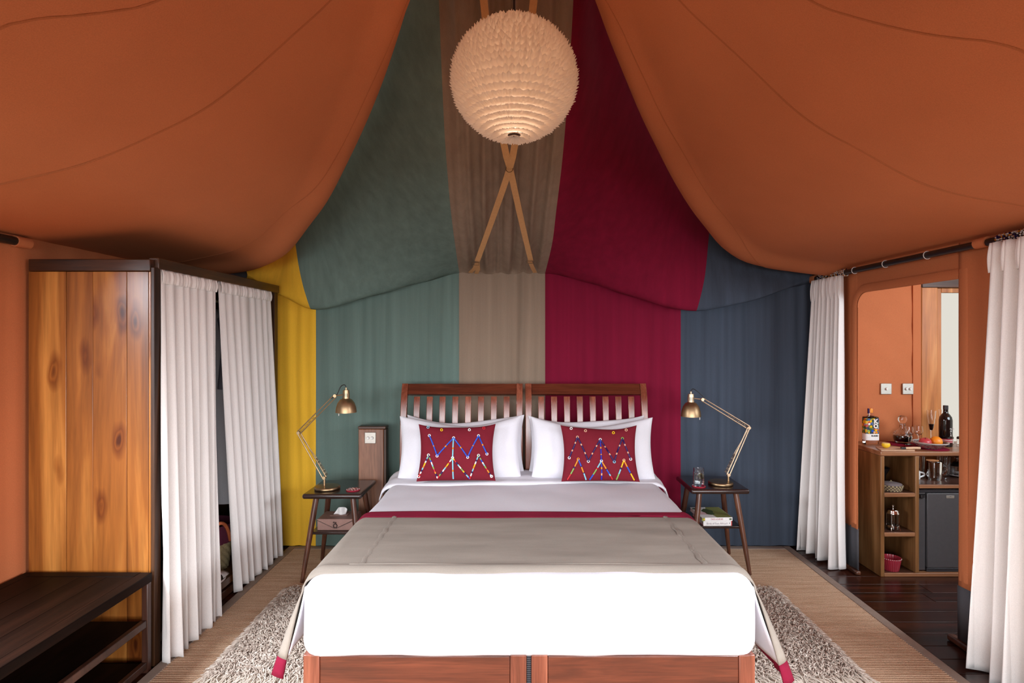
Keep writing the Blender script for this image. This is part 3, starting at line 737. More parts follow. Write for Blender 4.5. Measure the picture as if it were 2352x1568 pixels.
# ------------------------------------------------------------------ luggage bench
bn = thing('luggage_bench', 'dark stained wooden luggage bench with two lower shelves by the wardrobe side', 'bench')
BX0, BX1, BY0, BY1 = -2.43, -1.805, 1.35, 2.855
boxo('front_rail', (BX1 - .055, BY0, .438), (BX1, BY1 - .002, .482), BENCH, bn, .003)
boxo('back_rail', (BX0, BY0, .438), (BX0 + .05, BY1, .482), BENCH, bn, .003)
boxo('end_rail', (BX0 + .05, BY1 - .055, .438), (BX1 - .0555, BY1, .482), BENCHX, bn, .003)
for k in range(4):
    a = BX0 + .05 + (BX1 - BX0 - .105) * k / 4; b = BX0 + .05 + (BX1 - BX0 - .105) * (k + 1) / 4
    boxo('top_board', (a + .0006, BY0, .445), (b - .0006, BY1 - .056, .481), BENCH, bn, .0015)
for x in (BX0 + .005, BX1 - .032):
    for yv in (BY0 + .02, BY1 - .035):
        boxo('leg', (x, yv, 0), (x + .03, yv + .03, .438), BENCHZ, bn, .003)
for z in (.235, .03):
    boxo('lower_shelf', (BX0 + .01, BY0 + .02, z), (BX1 - .034, BY1 - .036, z + .022), BENCH, bn, .003)
    boxo('shelf_rail', (BX1 - .033, BY0 + .05, z - .008), (BX1 - .006, BY1 - .036, z + .026), BENCHZ, bn, .003)

# ------------------------------------------------------------------ timber post with switch
ps = thing('timber_post', 'low brown timber switch post standing behind the left nightstand', 'post', (-1.10, 4.37, 0))
boxo('board', (-.095, -.045, 0), (.093, .04, .965), POST, ps, .006)
boxo('side_batten', (.0935, -.035, 0), (.11, .045, .962), PINEZ, ps, .003)
boxo('cap', (-.098, -.047, .9655), (.11, .05, .985), PINED, ps, .004)
switch('light_switch', (at(851, 1005, 4.325).x, 4.3245, CH - 221 / F * 4.325), 'square steel double dimmer plate on the timber post', 2)

# ------------------------------------------------------------------ beds
BED_Y0, BED_Y1 = 2.345, 4.44
HB = catmull([Vector((0, y, z)) for y, z in ((4.28, .02), (4.272, .45), (4.275, .80), (4.287, 1.0), (4.308, 1.15), (4.328, 1.22), (4.366, 1.294))], 80)
def sweep(x0, x1, curve, th, name, mat, par, bevel=.004):
    rows = []
    for i, p in enumerate(curve):
        t = (curve[min(i + 1, len(curve) - 1)] - curve[max(i - 1, 0)]).normalized(); nn = Vector((0, t.z, -t.y)) * th / 2
        rows.append([p - nn + Vector((x0, 0, 0)), p - nn + Vector((x1, 0, 0)), p + nn + Vector((x1, 0, 0)), p + nn + Vector((x0, 0, 0))])
    g = G().grid(rows, closed=True); n = len(rows)
    g.add(rows[0], [(0, 1, 2, 3)]); g.add(rows[-1], [(3, 2, 1, 0)])
    return g.obj(name, mat, par, 35, bevel=bevel)
def bed(x0, x1, label):
    t = thing('single_bed', label, 'bed', (0, 0, 0), 0)
    pw = .047
    sweep(x0, x0 + pw, HB, .042, 'headboard_post', BEDZ, t); sweep(x1 - pw, x1, HB, .042, 'headboard_post', BEDZ, t)
    top = [p for p in HB if p.z > 1.208]; sweep(x0 + pw, x1 - pw, top, .034, 'top_rail', BEDX, t)
    mid = [p for p in HB if .62 < p.z < 1.215]; pitch = (x1 - x0 - 2 * pw) / 17.0
    for k in range(8):
        a = x0 + pw + pitch * (1.08 + 2 * k) - .003; sweep(a, a + .045, mid, .02, 'slat', BEDZ, t, .003)
    low = [p for p in HB if .5 < p.z < .66]; sweep(x0 + pw, x1 - pw, low, .034, 'lower_rail', BEDX, t)
    fp = .066
    boxo('foot_post', (x0, BED_Y0, .0115), (x0 + fp, BED_Y0 + .06, .349), BEDZ, t, .004); boxo('foot_post', (x1 - fp, BED_Y0, .0115), (x1, BED_Y0 + .06, .349), BEDZ, t, .004)
    boxo('footboard', (x0 + fp + .001, BED_Y0 + .002, .07), (x1 - fp - .001, BED_Y0 + .04, .344), BEDX, t, .004)
    boxo('side_rail', (x0 + .005, BED_Y0 + .06, .12), (x0 + .035, 4.26, .33), BEDX, t, .004); boxo('side_rail', (x1 - .035, BED_Y0 + .06, .12), (x1 - .005, 4.26, .33), BEDX, t, .004)
    for k in range(7): boxo('base_slat', (x0 + .035, BED_Y0 + .2 + k * .27, .27), (x1 - .035, BED_Y0 + .29 + k * .27, .29), BEDX, t, .002)
    return t
bed(-.872, .034, 'reddish wooden twin bed under the pillow nearest the left nightstand')
bed(.054, .962, 'reddish wooden twin bed beside the right nightstand with the glass of water')
lk = thing('bed_strap', 'black ribbed strap in the gap between the two footboards', 'strap')
g = G(); g.box((.0355, BED_Y0 + .016, .05), (.0525, BED_Y0 + .02, .34))
for k in range(36): g.box((.036, BED_Y0 + .011, .055 + k * .008), (.052, BED_Y0 + .016, .059 + k * .008))
g.obj('webbing', SKIRT, lk, 20)

# mattress and bedding
def rbox(name, a, b, r, mat, parent, seg=6, noise_amp=.0, cuts=0, f=3.0, seedz=0):
    import bmesh
    bm = bmesh.new(); bmesh.ops.create_cube(bm, size=1)
    c = [(a[i] + b[i]) / 2 for i in range(3)]; s_ = [b[i] - a[i] for i in range(3)]
    for v in bm.verts: v.co = Vector((v.co.x * s_[0] + c[0], v.co.y * s_[1] + c[1], v.co.z * s_[2] + c[2]))
    bmesh.ops.bevel(bm, geom=bm.edges[:], offset=r, segments=seg, profile=.5, affect='EDGES')
    if cuts: 
        es = [e for e in bm.edges if e.calc_length() > .15]
        bmesh.ops.subdivide_edges(bm, edges=es, cuts=cuts, use_grid_fill=True)
    if noise_amp:
        bm.normal_update()
        for v in bm.verts:
            q = v.co * f; v.co += v.normal * noise_amp * (mnoise.noise(q + Vector((0, 0, seedz))) + .5 * mnoise.noise(q * 2.7))
    me = bpy.data.meshes.new(name); bm.to_mesh(me); bm.free(); me.materials.append(mat)
    me.polygons.foreach_set('use_smooth', [True] * len(me.polygons))
    o = bpy.data.objects.new(name, me); col.objects.link(o); o.parent = parent; return o
MZ = .655
sh = thing('bed_sheet', 'white cotton sheet tucked tightly over the wide mattress of the joined beds', 'sheet')
rbox('sheet_cover', (-.882, 2.325, .325), (.975, 4.252, MZ), .075, WHITE, sh, 7, .006, 40, 3.2)
def sidedrop(sx, x0, y0, y1, zb, flare, name, mat, par, seed, ztop=.60, amp=.012, sol=.004):
    rows = []
    for j in range(15):
        t = j / 14; row = []
        for k in range(61):
            u = k / 60; yv = lerp(y0, y1, u)
            x = x0 + sx * (flare(u) * t ** 1.2 + amp * t * math.sin(u * 26 + seed)); z = lerp(ztop, zb(u), t)
            row.append((x, yv - .02 * t * (1 - u) * 0, z))
        rows.append(row)
    return G().grid(rows).obj(name, mat, par, 180, solid=sol)
sidedrop(-1, -.884, 2.40, 4.1, lambda u: .37 - .05 * math.exp(-u * 9), lambda u: .03 + .028 * math.exp(-u * 8), 'side_drop', WHITE, sh, 1)
sidedrop(1, .977, 2.40, 4.1, lambda u: .33 - .06 * math.exp(-u * 9), lambda u: .03 + .075 * math.exp(-u * 8), 'side_drop', WHITE, sh, 2)
# turned back top edge below the pillows
rows = []
for j in range(21):
    t = j / 20; yv = lerp(3.90, 4.22, t); row = []
    for k in range(121):
        x = lerp(-.93, 1.02, k / 120); e = min(1, (x + .93) / .1, (1.02 - x) / .1); e = max(0, e)
        lip = .017 * min(1, t / .06)
        z = MZ - .01 + lip + .010 * mnoise.noise(Vector((x * 2, yv * 9, 1))) + .02 * t - (1 - math.sqrt(1 - (1 - e) ** 2)) * .09
        row.append((x, yv + .02 * math.sin(x * 3) + .02 * x, z))
    rows.append(row)
G().grid(rows).obj('turned_back_edge', WHITE, sh, 180, solid=.008)

# throw across the foot of the bed
th = thing('bed_throw', 'grey taupe throw with burgundy border folded across the foot of the bed', 'throw')
TY0, TY1 = 2.405, 3.235
EX0, EX1, ER_ = -.892, .985, .08
def throw_path(v):
    """lateral path: s<0 left drop ... returns list of (x, z, t_left, t_right) samples"""
    out = []
    for k in range(15): out.append(('L', 1 - k / 14))
    for k in range(1, 10): out.append(('CL', k / 10))
    for k in range(61): out.append(('T', k / 60))
    for k in range(1, 10): out.append(('CR', k / 10))
    for k in range(15): out.append(('R', k / 14))
    return out
def throw_pt(tagk, t, v):
    Y = lerp(TY0, TY1, v)
    zt = MZ + .010 + .004 * mnoise.noise(Vector((v * 6, t * 4, 2))) + (.006 * math.exp(-((v - .055) / .02) ** 2))
    zt -= .02 * max(0, 1 - v / .04) ** 2
    sidez = MZ - ER_ + .01
    if tagk == 'T': return Vector((lerp(EX0 + ER_, EX1 - ER_, t), Y + (.012 * math.sin(t * 5) if v > .9 else 0) - .0 , zt))
    if tagk in ('CL', 'CR'):
        if tagk == 'CL': a = lerp(PI, PI / 2, t); c = EX0 + ER_
        else: a = lerp(PI / 2, 0, t); c = EX1 - ER_
        return Vector((c + (ER_ + .004) * math.cos(a), Y, sidez + (zt - sidez) * math.sin(a)))
    sx = -1 if tagk == 'L' else 1
    edge = EX0 - .004 if sx < 0 else EX1 + .004
    k1 = .100 if sx < 0 else .122
    zb = (.218 + .13 * min(1, max(0, v - .05) / .17)) if sx < 0 else (.205 + .10 * min(1, max(0, v - .06) / .19))
    fl_ = k1 * math.exp(-max(0, v - .04) / .10) - .062 * max(0, 1 - v / .045) ** 1.5 + .045 + .012 * math.sin(v * 17) * (v > .1)
    x = edge + sx * fl_ * t ** .85
    return Vector((x, Y - .0 + .03 * t * math.exp(-v / .1) * (0 if sx < 0 else -1), lerp(sidez, zb, t)))
path = throw_path(0)
NVT = 80
full = [[throw_pt(k, t, j / NVT) for k, t in path] for j in range(NVT + 1)]
nL = 15; nR = len(path) - 15; hemk = 3; jh = NVT - 10
def sub(j0, j1, k0, k1): return [r[k0:k1 + 1] for r in full[j0:j1 + 1]]
G().grid(sub(0, jh, hemk, len(path) - 1 - hemk)).obj('throw_field', THROW, th, 180, solid=.006)
G().grid(sub(jh, NVT, hemk, len(path) - 1 - hemk)).obj('border_stripe', BURG, th, 180, solid=.007, label='burgundy border stripe')
G().grid(sub(0, NVT, 0, hemk)).obj('end_hem', BURG, th, 180, solid=.007, label='burgundy end hem')
G().grid(sub(0, NVT, len(path) - 1 - hemk, len(path) - 1)).obj('end_hem', BURG, th, 180, solid=.007, label='burgundy end hem')
for x in (-.67, .80):
    g = G(); rows = []
    for k in range(121):
        yv = 2.47 + k * .0056; z = MZ + .0105 + .004 * mnoise.noise(Vector(((yv - TY0) / (TY1 - TY0) * 6, 0, 2)))
        rows.append([(x + dx + .003 * math.sin(k * .35), yv, z + dz + (.0022 * math.sin(k * 1.9 + dx * 300) if 0 < q < 4 else 0)) for q, (dx, dz) in enumerate(((-.013, .002), (-.009, .0052), (0, .0042), (.009, .0052), (.013, .002)))])
    g.grid(rows); g.obj('pintuck_seam', THROW, th, 180)
g = G(); g.tube([Vector((lerp(-.72, .86, k / 40), 2.468 + .006 * math.sin(k * .3), MZ + .013)) for k in range(41)], .0045, 6); g.obj('front_hem', THROW, th, 180)

# pillows and cushions
def pil_pt(u, v, s_, w_, h_, T, seed=0, wr=.006, dip=.3):
    ex = 1 - (.055 if dip > .2 else .085) * (1 - v * v); ez = 1 - (dip if v > 0 else .035) * (1 - u * u) * (1 + .25 * math.sin(u * 2.5 + seed))
    t = T / 2 * max(0, (1 - abs(u) ** 2.8) * (1 - abs(v) ** 2.8)) ** .5
    x, z = w_ / 2 * u * ex, h_ / 2 * v * ez
    n = wr * mnoise.noise(Vector((x * 9, z * 9, seed))) + wr * .8 * mnoise.noise(Vector((x * 20 + 3 * z, z * 14, seed + 5))) * (abs(u) + abs(v)) * .6
    return Vector((x, -s_ * (t + n * min(1, t * 20)), z))
def pillow_mesh(w_, h_, T, seed, wr=.006, n=36, dip=.27):
    g = G(); m = lambda k: math.sin(PI / 2 * (-1 + 2 * k / n)) * .55 + (-1 + 2 * k / n) * .45
    for s_ in (1, -1):
        rows = [[pil_pt(m(k), m(j), s_, w_, h_, T, seed, wr, dip) for k in range(n + 1)] for j in range(n + 1)]
        if s_ < 0: rows = [r[::-1] for r in rows]
        g.grid(rows)
    return g
def pillow(name, label, c, w_, h_, T, lean, seed, mat, yaw=0, roll=0, cat='pillow', wr=.010):
    o = pillow_mesh(w_, h_, T, seed, wr).obj(name, mat, None, 180); o.location = c; o.rotation_euler = (R(-lean), R(roll), R(yaw))
    return tag(o, label, cat)
pillow('pillow', 'white pillow leaning behind the red cushion with bright blue beads', (-.410, 4.085, .872), .865, .445, .17, 14, 1, WHITE, 2)
pillow('pillow', 'white pillow leaning behind the red cushion with dark navy beads', (.525, 4.085, .868), .865, .435, .17, 14, 2, WHITE, -2)
pillow('pillow', 'rear white pillow half hidden against the slats of the left headboard', (-.385, 4.215, .875), .86, .42, .11, 10, 3, WHITE, 0)
pillow('pillow', 'rear white pillow half hidden against the slats of the right headboard', (.50, 4.215, .870), .85, .42, .11, 10, 4, WHITE, 0)
def cushion(name, label, c, w_, h_, T, lean, seed, strands, buttons, yaw=0):
    o = pillow_mesh(w_, h_, T, seed, .003, dip=.17).obj(name, BURGD, None, 180); o.location = c; o.rotation_euler = (R(-lean), 0, R(yaw)); tag(o, label, 'cushion')
    def S(u, v):
        p = pil_pt(u, v, 1, w_, h_, T, seed, .003, .17); return p + Vector((0, -.003, 0))
    for (p0, p1, pat) in strands:
        L = math.hypot((p1[0] - p0[0]) * w_ / 2, (p1[1] - p0[1]) * h_ / 2); nb = max(6, int(L / .0065)); g = G(); n = len(pat)
        used = sorted(set(pat)); ix = {c_: i for i, c_ in enumerate(used)}
        for k in range(nb):
            a, b = (k + .06) / nb, (k + .94) / nb
            A = S(lerp(p0[0], p1[0], a), lerp(p0[1], p1[1], a)); B = S(lerp(p0[0], p1[0], b), lerp(p0[1], p1[1], b))
            g.tube([A, (A + B) / 2, B], [.0042, .0058, .0042], 7, ix[pat[int(k / nb * n)]])
        g.obj('bead_strand', [BEADC[c_] for c_ in used], o, 60)
    for (u, v, c_) in buttons:
        A = S(u, v); g = G(); g.tube([A + Vector((.0075 * math.cos(q), -.001, .0075 * math.sin(q))) for q in [2 * PI * k / 12 for k in range(12)]], .0028, 6, closed=True); g.obj('button', BEADC[c_], o, 60)
    return o
def zl(pts, cx, hx, cy, hy): return [((x - cx) / hx, -(y_ - cy) / hy) for x, y_ in pts]
fL = lambda p: zl(p, 867, 522, 1045, 362)
up = fL([(485, 825), (597, 1105), (828, 855), (1035, 1125), (1177, 828), (1310, 1080)])
lo = fL([(365, 1350), (470, 1090), (625, 1380), (820, 1130), (1050, 1390), (1190, 1100), (1345, 1355)])
vm_ = fL([(826, 870), (820, 1130), (833, 1390)])
bu = [COB] * 7 + [ORA] + [COB] * 7
strL = [(up[i], up[i + 1], bu) for i in range(5)]
multi = [[LEAF, SKY, NAV, WH, YLW, ORA, SKY, NAV, WH, SCA], [NAV, LEAF, COB, WH, SKY, LEAF, SCA, ORA, NAV, WH], [LEAF, WH, SCA, YLW, ORA, SKY, WH, NAV, LEAF, SCA], [YLW, SCA, NAV, SKY, WH, LEAF, YLW, NAV, SKY, COB]]
strL += [(lo[i], lo[i + 1], multi[i % 4] if i % 2 else multi[i % 4][::-1]) for i in range(6)]
strL += [(vm_[0], vm_[1], [SKY] * 5 + [ORA] + [SKY] * 5), (vm_[1], vm_[2], [SKY] * 5 + [ORA] + [SKY] * 3)]
btL = [(u, v, WH) for u, v in up + lo[1::2] + [lo[0], lo[-1]]] + [(u, v, c_) for (u, v), c_ in zip(fL([(475, 705), (660, 732), (1040, 732), (1235, 718)]), (SKY, YLW, WH, SCA))]
cushion('beaded_cushion', 'red cushion with bright cobalt blue beaded zigzag leaning on the pillow', at(1049, 1038, 3.93), .53, .385, .13, 17, 11, strL, btL, 2)
fR = lambda p: zl(p, 1142, 525, 1065, 358)
up = fR([(687, 1135), (820, 860), (960, 1185), (1143, 882), (1333, 1190), (1463, 868), (1580, 1150)])
lo = fR([(692, 1405), (815, 1155), (943, 1410), (992, 1410), (1148, 1180), (1298, 1408), (1350, 1410), (1475, 1168), (1592, 1408)])
vm_ = fR([(1143, 890), (1148, 1180), (1150, 1410)])
nv = [NAV] * 4 + [SAL] + [NAV] * 4 + [SAL] + [NAV] * 4
strR = [(up[i], up[i + 1], nv) for i in range(6)]
for i, pt_ in ((0, [SCA] * 3 + [LEAF] * 3 + [NAV] + [ORA] * 4), (1, [COB] * 4 + [NAV] + [ORA] * 3 + [NAV] + [SKY] * 4), (3, [COB] * 3 + [LEAF] * 3 + [SCA] + [SKY] * 4), (4, [ORA] * 5 + [NAV] + [COB] * 3 + [SKY] + [SCA] * 3), (6, [LEAF] * 3 + [SKY] * 3 + [NAV] + [YLW] * 5), (7, [ORA] * 4 + [COB] * 3 + [NAV] + [YLW] * 4)):
    strR.append((lo[i], lo[i + 1], pt_))
strR += [(vm_[0], vm_[1], [BL] * 5 + [ORA] + [BL] * 4 + [ORA] + [BL] * 4), (vm_[1], vm_[2], [BL] * 4 + [ORA] + [BL] * 3 + [SAL] + [BL] * 3)]
btR = [(u, v, c_) for (u, v), c_ in zip(up, (WH, SAL, WH, WH, SKY, LEAF, WH))] + [(lo[i][0], lo[i][1], c_) for i, c_ in ((1, ORA), (4, WH), (7, SAL))] + [(u, v, c_) for (u, v), c_ in zip(fR([(755, 738), (948, 758), (1335, 770), (1515, 745)]), (WH, SAL, YLW, SAL))]
cushion('beaded_cushion', 'red cushion with dark navy beaded zigzag leaning on the pillow', at(1377, 1040, 3.93), .525, .38, .13, 17, 12, strR, btR, -1)

# ------------------------------------------------------------------ nightstands
def nightstand(label, x0, x1, y0, y1, h, zs):
    cx, cy = (x0 + x1) / 2, (y0 + y1) / 2; t = thing('nightstand', label, 'nightstand', (cx, cy, 0)); hx, hy = (x1 - x0) / 2, (y1 - y0) / 2
    G().box((-hx, -hy, h - .034), (hx, hy, h)).obj('tabletop', STANDX, t, 35, bevel=.014, seg=4)
    for sx in (-1, 1):
        for sy in (-1, 1):
            a = Vector((sx * (hx - .075), sy * (hy - .07), h - .032)); b = Vector((sx * (hx + .0), sy * (hy - .005), .0105))
            G().tube([a, a.lerp(b, .3), a.lerp(b, .7), b], [.019, .0195, .017, .0125], 14).obj('leg', STAND, t, 60)
    q = lerp(hx - .075, hx, .40) - .002
    boxo('lower_shelf', (-q, -hy + .035, zs - .018), (q, hy - .035, zs), STANDX, t, .004)
    return t
NSL = (-1.445, -1.048, 3.86, 4.27, .60)
NSR = (1.197, 1.60, 3.985, 4.39, .60)
nightstand('walnut nightstand with splayed legs in front of the yellow and green cloth', *NSL, .337)
nightstand('walnut nightstand with splayed legs in front of the slate blue cloth', *NSR, .337)

def desk_lamp(label, base_c, Y, ppm, P, matA, matB, srod):
    """P: dict of pixel points of the joints in the plane at depth Y"""
    t = thing('desk_lamp', label, 'lamp', base_c)
    W = lambda p, dy=0: Vector(((p[0] - P['o'][0]) / ppm, dy, (P['o'][1] - p[1]) / ppm))
    G().lathe([(0, .001), (.083, .001), (.086, .005), (.086, .016), (.081, .022), (.02, .026), (0, .026)], 40).obj('base', [BRASSD], t, 40)
    a, e, h_ = W(P['a']), W(P['e']), W(P['h']); z0 = .024
    G().tube([(a.x, 0, z0), (a.x, 0, a.z)], .0075, 12).obj('post', matB, t)
    d1 = (e - a).normalized(); n1 = Vector((d1.z, 0, -d1.x))
    d2 = (h_ - e).normalized(); n2 = Vector((d2.z, 0, -d2.x))
    for sgn in (-1, 1): G().tube([a + n1 * .011 * sgn + Vector((0, .004 * sgn, 0)), e + n1 * .009 * sgn + Vector((0, .004 * sgn, 0))], .0042, 6).obj('lower_rod', matA, t)
    for sgn in (-1, 1): G().tube([e + n2 * .012 * sgn, h_ + n2 * .010 * sgn], .0042, 6).obj('upper_rod', matA, t)
    def spring(p, q, r): 
        n = 90; d = (q - p); u = d.normalized(); v = Vector((u.z, 0, -u.x)); w_ = Vector((0, 1, 0))
        return [p + d * k / n + (v * math.cos(k * .9) + w_ * math.sin(k * .9)) * r for k in range(n + 1)]
    for off in (-.012, .012):
        o1 = n1 * srod * .024 + Vector((0, off, 0)); G().tube(spring(a.lerp(e, .02) + o1, a.lerp(e, .42) + o1 * .8, .0045), .0012, 4).obj('spring', matB, t)
        G().tube([a.lerp(e, .42) + o1 * .8, a.lerp(e, .95)], .0018, 5).obj('tension_wire', matA, t)
    G().tube(spring(e.lerp(h_, .05), e.lerp(h_, .45), .005), .0012, 4).obj('spring', matB, t)
    for p in (a, e, h_):
        G().tube([p + Vector((0, -.013, 0)), p + Vector((0, .013, 0))], .011, 14).obj('joint', matA, t)
        G().tube([p + Vector((0, -.018, 0)), p + Vector((0, .018, 0))], .004, 8).obj('pivot_screw', matA, t)
    c = W(P['s']); hw = P['r'] / ppm; hh = P['hh'] / ppm
    G().tube([h_, Vector((c.x, 0, c.z + hh * 1.28))], .0045, 8).obj('head_arm', matA, t)
    shd = G().lathe([(hw, 0), (hw * 1.0, .004), (hw * .95, hh * .35), (hw * .80, hh * .68), (hw * .55, hh * .92), (hw * .30, hh), (hw * .28, hh - .002), (hw * .76, hh * .66), (hw * .92, hh * .33), (hw * .97, .002)], 36, c).obj('shade', matB, t, 40)
    ct = c + Vector((0, 0, hh)); r_ = hw * .32
    lh_ = G().lathe([(r_ * 1.05, 0), (r_ * 1.05, .03), (r_ * .95, .045), (r_ * .9, .058), (.006, .060), (.006, .075), (0, .076)], 24, ct).obj('lamp_holder', matA, t, 40)
    for k in range(3): boxo('vent_slot', (ct.x - .0015 + (k - 1) * .014, ct.y - r_ * 1.07, ct.z + .012), (ct.x + .0015 + (k - 1) * .014, ct.y - r_ * .98, ct.z + .036), BLACK, lh_, 0)
    G().lathe([(0, -.004), (.014, .0), (.022, .015), (.02, .03), (.012, .05), (0, .05)], 18, c + Vector((0, 0, .012))).obj('bulb', CERAM, shd)
    G().tube([c + Vector((hw * .85 * P['sw'], -.01, .002)), c + Vector((hw * .85 * P['sw'], -.01, -.022))], .004, 8).obj('pull_switch', STEEL, shd)
    top = ct + Vector((0, 0, .074)); mid = (top + h_) / 2 + Vector((0, 0, .035))
    G().tube(catmull([top, top + Vector((P['sw'] * .012, 0, .02)), mid, h_ + n2 * .012 + Vector((0, 0, .012)), h_.lerp(e, .12) + Vector((0, 0, .012))], 20), .003, 8).obj('cable', BLACK, t)
    return t
desk_lamp('aged brass jointed desk lamp on the nightstand before the yellow cloth', (at(752, 0, 4.0).x, 4.0, .6), 4.0, F / 4.0,
          dict(o=(752, 1122), a=(745, 1096), e=(686, 993), h=(770, 908), s=(795, 946), r=23.5, hh=32, sw=-.8), metal('mid_brass', (.50, .36, .21, 1), .4), BRASS, 1)
desk_lamp('pale brass jointed desk lamp on the nightstand before the slate blue cloth', (at(1655, 0, 4.13).x, 4.13, .6), 4.13, F / 4.13,
          dict(o=(1655, 1112), a=(1673, 1090), e=(1720, 982), h=(1613, 917), s=(1587, 956), r=22.5, hh=33, sw=1), BRASSL, BRASS, -1)

# coasters, glass of water, tissue box, books
def coaster(c, label):
    t = thing('coaster', label, 'coaster', c); g = G(); g.lathe([(0, 0), (.046, 0), (.048, .004), (.046, .007), (0, .007)], 30); g.obj('pad', CORAL, t, 40)
    g = G()
    for k in range(30):
        a = rnd.uniform(0, 6.28); r_ = rnd.uniform(.004, .042); g.lathe([(0, .0075), (.0035, .0068), (.0035, .006)], 6, (r_ * math.cos(a), r_ * math.sin(a), .0022), k % 2)
    g.obj('bead_inlay', [BEADC[WH], BEADC[SAL]], t, 60); return t
coaster(at(811, 1123, 3.97) * 1 + Vector((0, 0, .6 - at(811, 1123, 3.97).z)), 'round red beaded coaster lying alone by the brass lamp base')
cw = Vector((at(1605, 0, 4.07).x, 4.07, .6)); coaster(cw, 'round red beaded coaster under the glass of lemon water')
t = thing('water_glass', 'clear ribbed tumbler of lemon water on a red coaster', 'glass', cw + Vector((0, 0, .0092)))
G().lathe([(0, 0), (.032, 0), (.037, .006), (.039, .03), (.038, .09), (.035, .105), (.036, .122), (.0335, .122), (.0325, .105), (.0355, .09), (.0365, .03), (.034, .01), (0, .008)], 36).obj('tumbler', GLASS, t, 50)
for z in (.100, .107, .114): G().tube([Vector((.0362 * math.cos(a), .0362 * math.sin(a), z)) for a in [2 * PI * k / 28 for k in range(28)]], .0014, 5, closed=True).obj('rim_ridge', GLASS, t)
G().lathe([(0, .0085), (.0338, .0105), (.0362, .03), (.0355, .078), (0, .078)], 32).obj('water', WATER, t, 50)
o = G().lathe([(0, -.002), (.02, -.002), (.021, 0), (.02, .002), (0, .002)], 24).obj('lemon_slice', [LEMONF], t); o.location = (.012, -.006, .066); o.rotation_euler = (R(65), R(20), 0)
tb = thing('tissue_box', 'tan leather tissue box with tissue pulled out on the nightstand shelf', 'box', (-1.240, 4.02, .3372))
boxo('body', (-.125, -.095, 0), (.125, .095, .078), LEATHER, tb, .006)
G().prism([(-.125, .074), (0, .012), (.125, .074), (.125, .0785), (-.125, .0785)], -.0985, -.0952).obj('flap', LEATHER, tb, 30, bevel=.001)
g = G()
for s_ in (-1, 1):
    for k in range(15):
        p = Vector((s_ * .12, -.0995, .069)).lerp(Vector((0, -.0995, .014)), k / 15); g.box(p - Vector((.003, .0012, .002)), p + Vector((.003, .0012, .002)), rot=Matrix.Rotation(R(25 * s_), 3, 'Y'))
g.obj('stitching', LEATHD, tb, 20)
g = G(); g.tube([Vector((.012 * math.cos(a), -.103, .034 + .013 * math.sin(a))) for a in [2 * PI * k / 16 for k in range(16)]], .0035, 6, closed=True); g.tube([(0, -.103, .046), (.006, -.104, .056), (-.014, -.103, .058)], .004, 6); g.obj('knot_clasp', LEATHD, tb)
boxo('slot_lip', (-.06, -.03, .0785), (.06, .03, .082), LEATHER, tb, .002)
rows = []
for j in range(8):
    t_ = j / 7; rows.append([Vector((lerp(-.045, .04, u) * (1 - .25 * t_) + .02 * t_, .012 * math.sin(u * 7 + t_ * 2) , .08 + t_ * (.055 * (.35 + .65 * math.sin(PI * (.25 + u * .6)))))) for u in [k / 12 for k in range(13)]])
G().grid(rows).obj('tissue', PAPER, tb, 180, solid=.001)
bcx = at(1648, 0, 4.02).x
def book(label, c, w_, d_, h_, cover, rot, spine, dec):
    t = thing('book', label, 'book', c, rot)
    boxo('pages', (-w_ / 2 + .003, -d_ / 2 + .002, .0015), (w_ / 2 - .003, d_ / 2 - .003, h_ - .0015), PAPER, t, 0)
    boxo('back_cover', (-w_ / 2, -d_ / 2, 0), (w_ / 2, d_ / 2, .0014), cover, t, 0); t2 = boxo('front_cover', (-w_ / 2, -d_ / 2, h_ - .0014), (w_ / 2, d_ / 2, h_), cover, t, 0)
    sp_ = boxo('spine', (-w_ / 2, -d_ / 2 - .0016, 0), (w_ / 2, -d_ / 2 + .0018, h_), PAPER, t, .0008)
    dec(sp_, w_, d_, h_, t2); return t
def dec1(t, w_, d_, h_, fc):
    fy = -d_ / 2 - .0022; text('spine_title', 'Birds of East Africa', .0185, INK, t, (-.01, fy, h_ * .48), (R(90), 0, 0), .0003, sx=.95)
    boxo('spine_edge', (w_ / 2 - .006, fy, .0004), (w_ / 2 + .0004, fy + .002, h_ - .0004), REDP, t, 0); boxo('spine_mark', (w_ / 2 - .018, fy - .0001, h_ * .42), (w_ / 2 - .0145, fy + .001, h_ * .66), INKK, t, 0)
    text('spine_mark', 'II', .016, INK, t, (w_ / 2 - .035, fy, h_ * .48), (R(90), 0, 0), .0003)
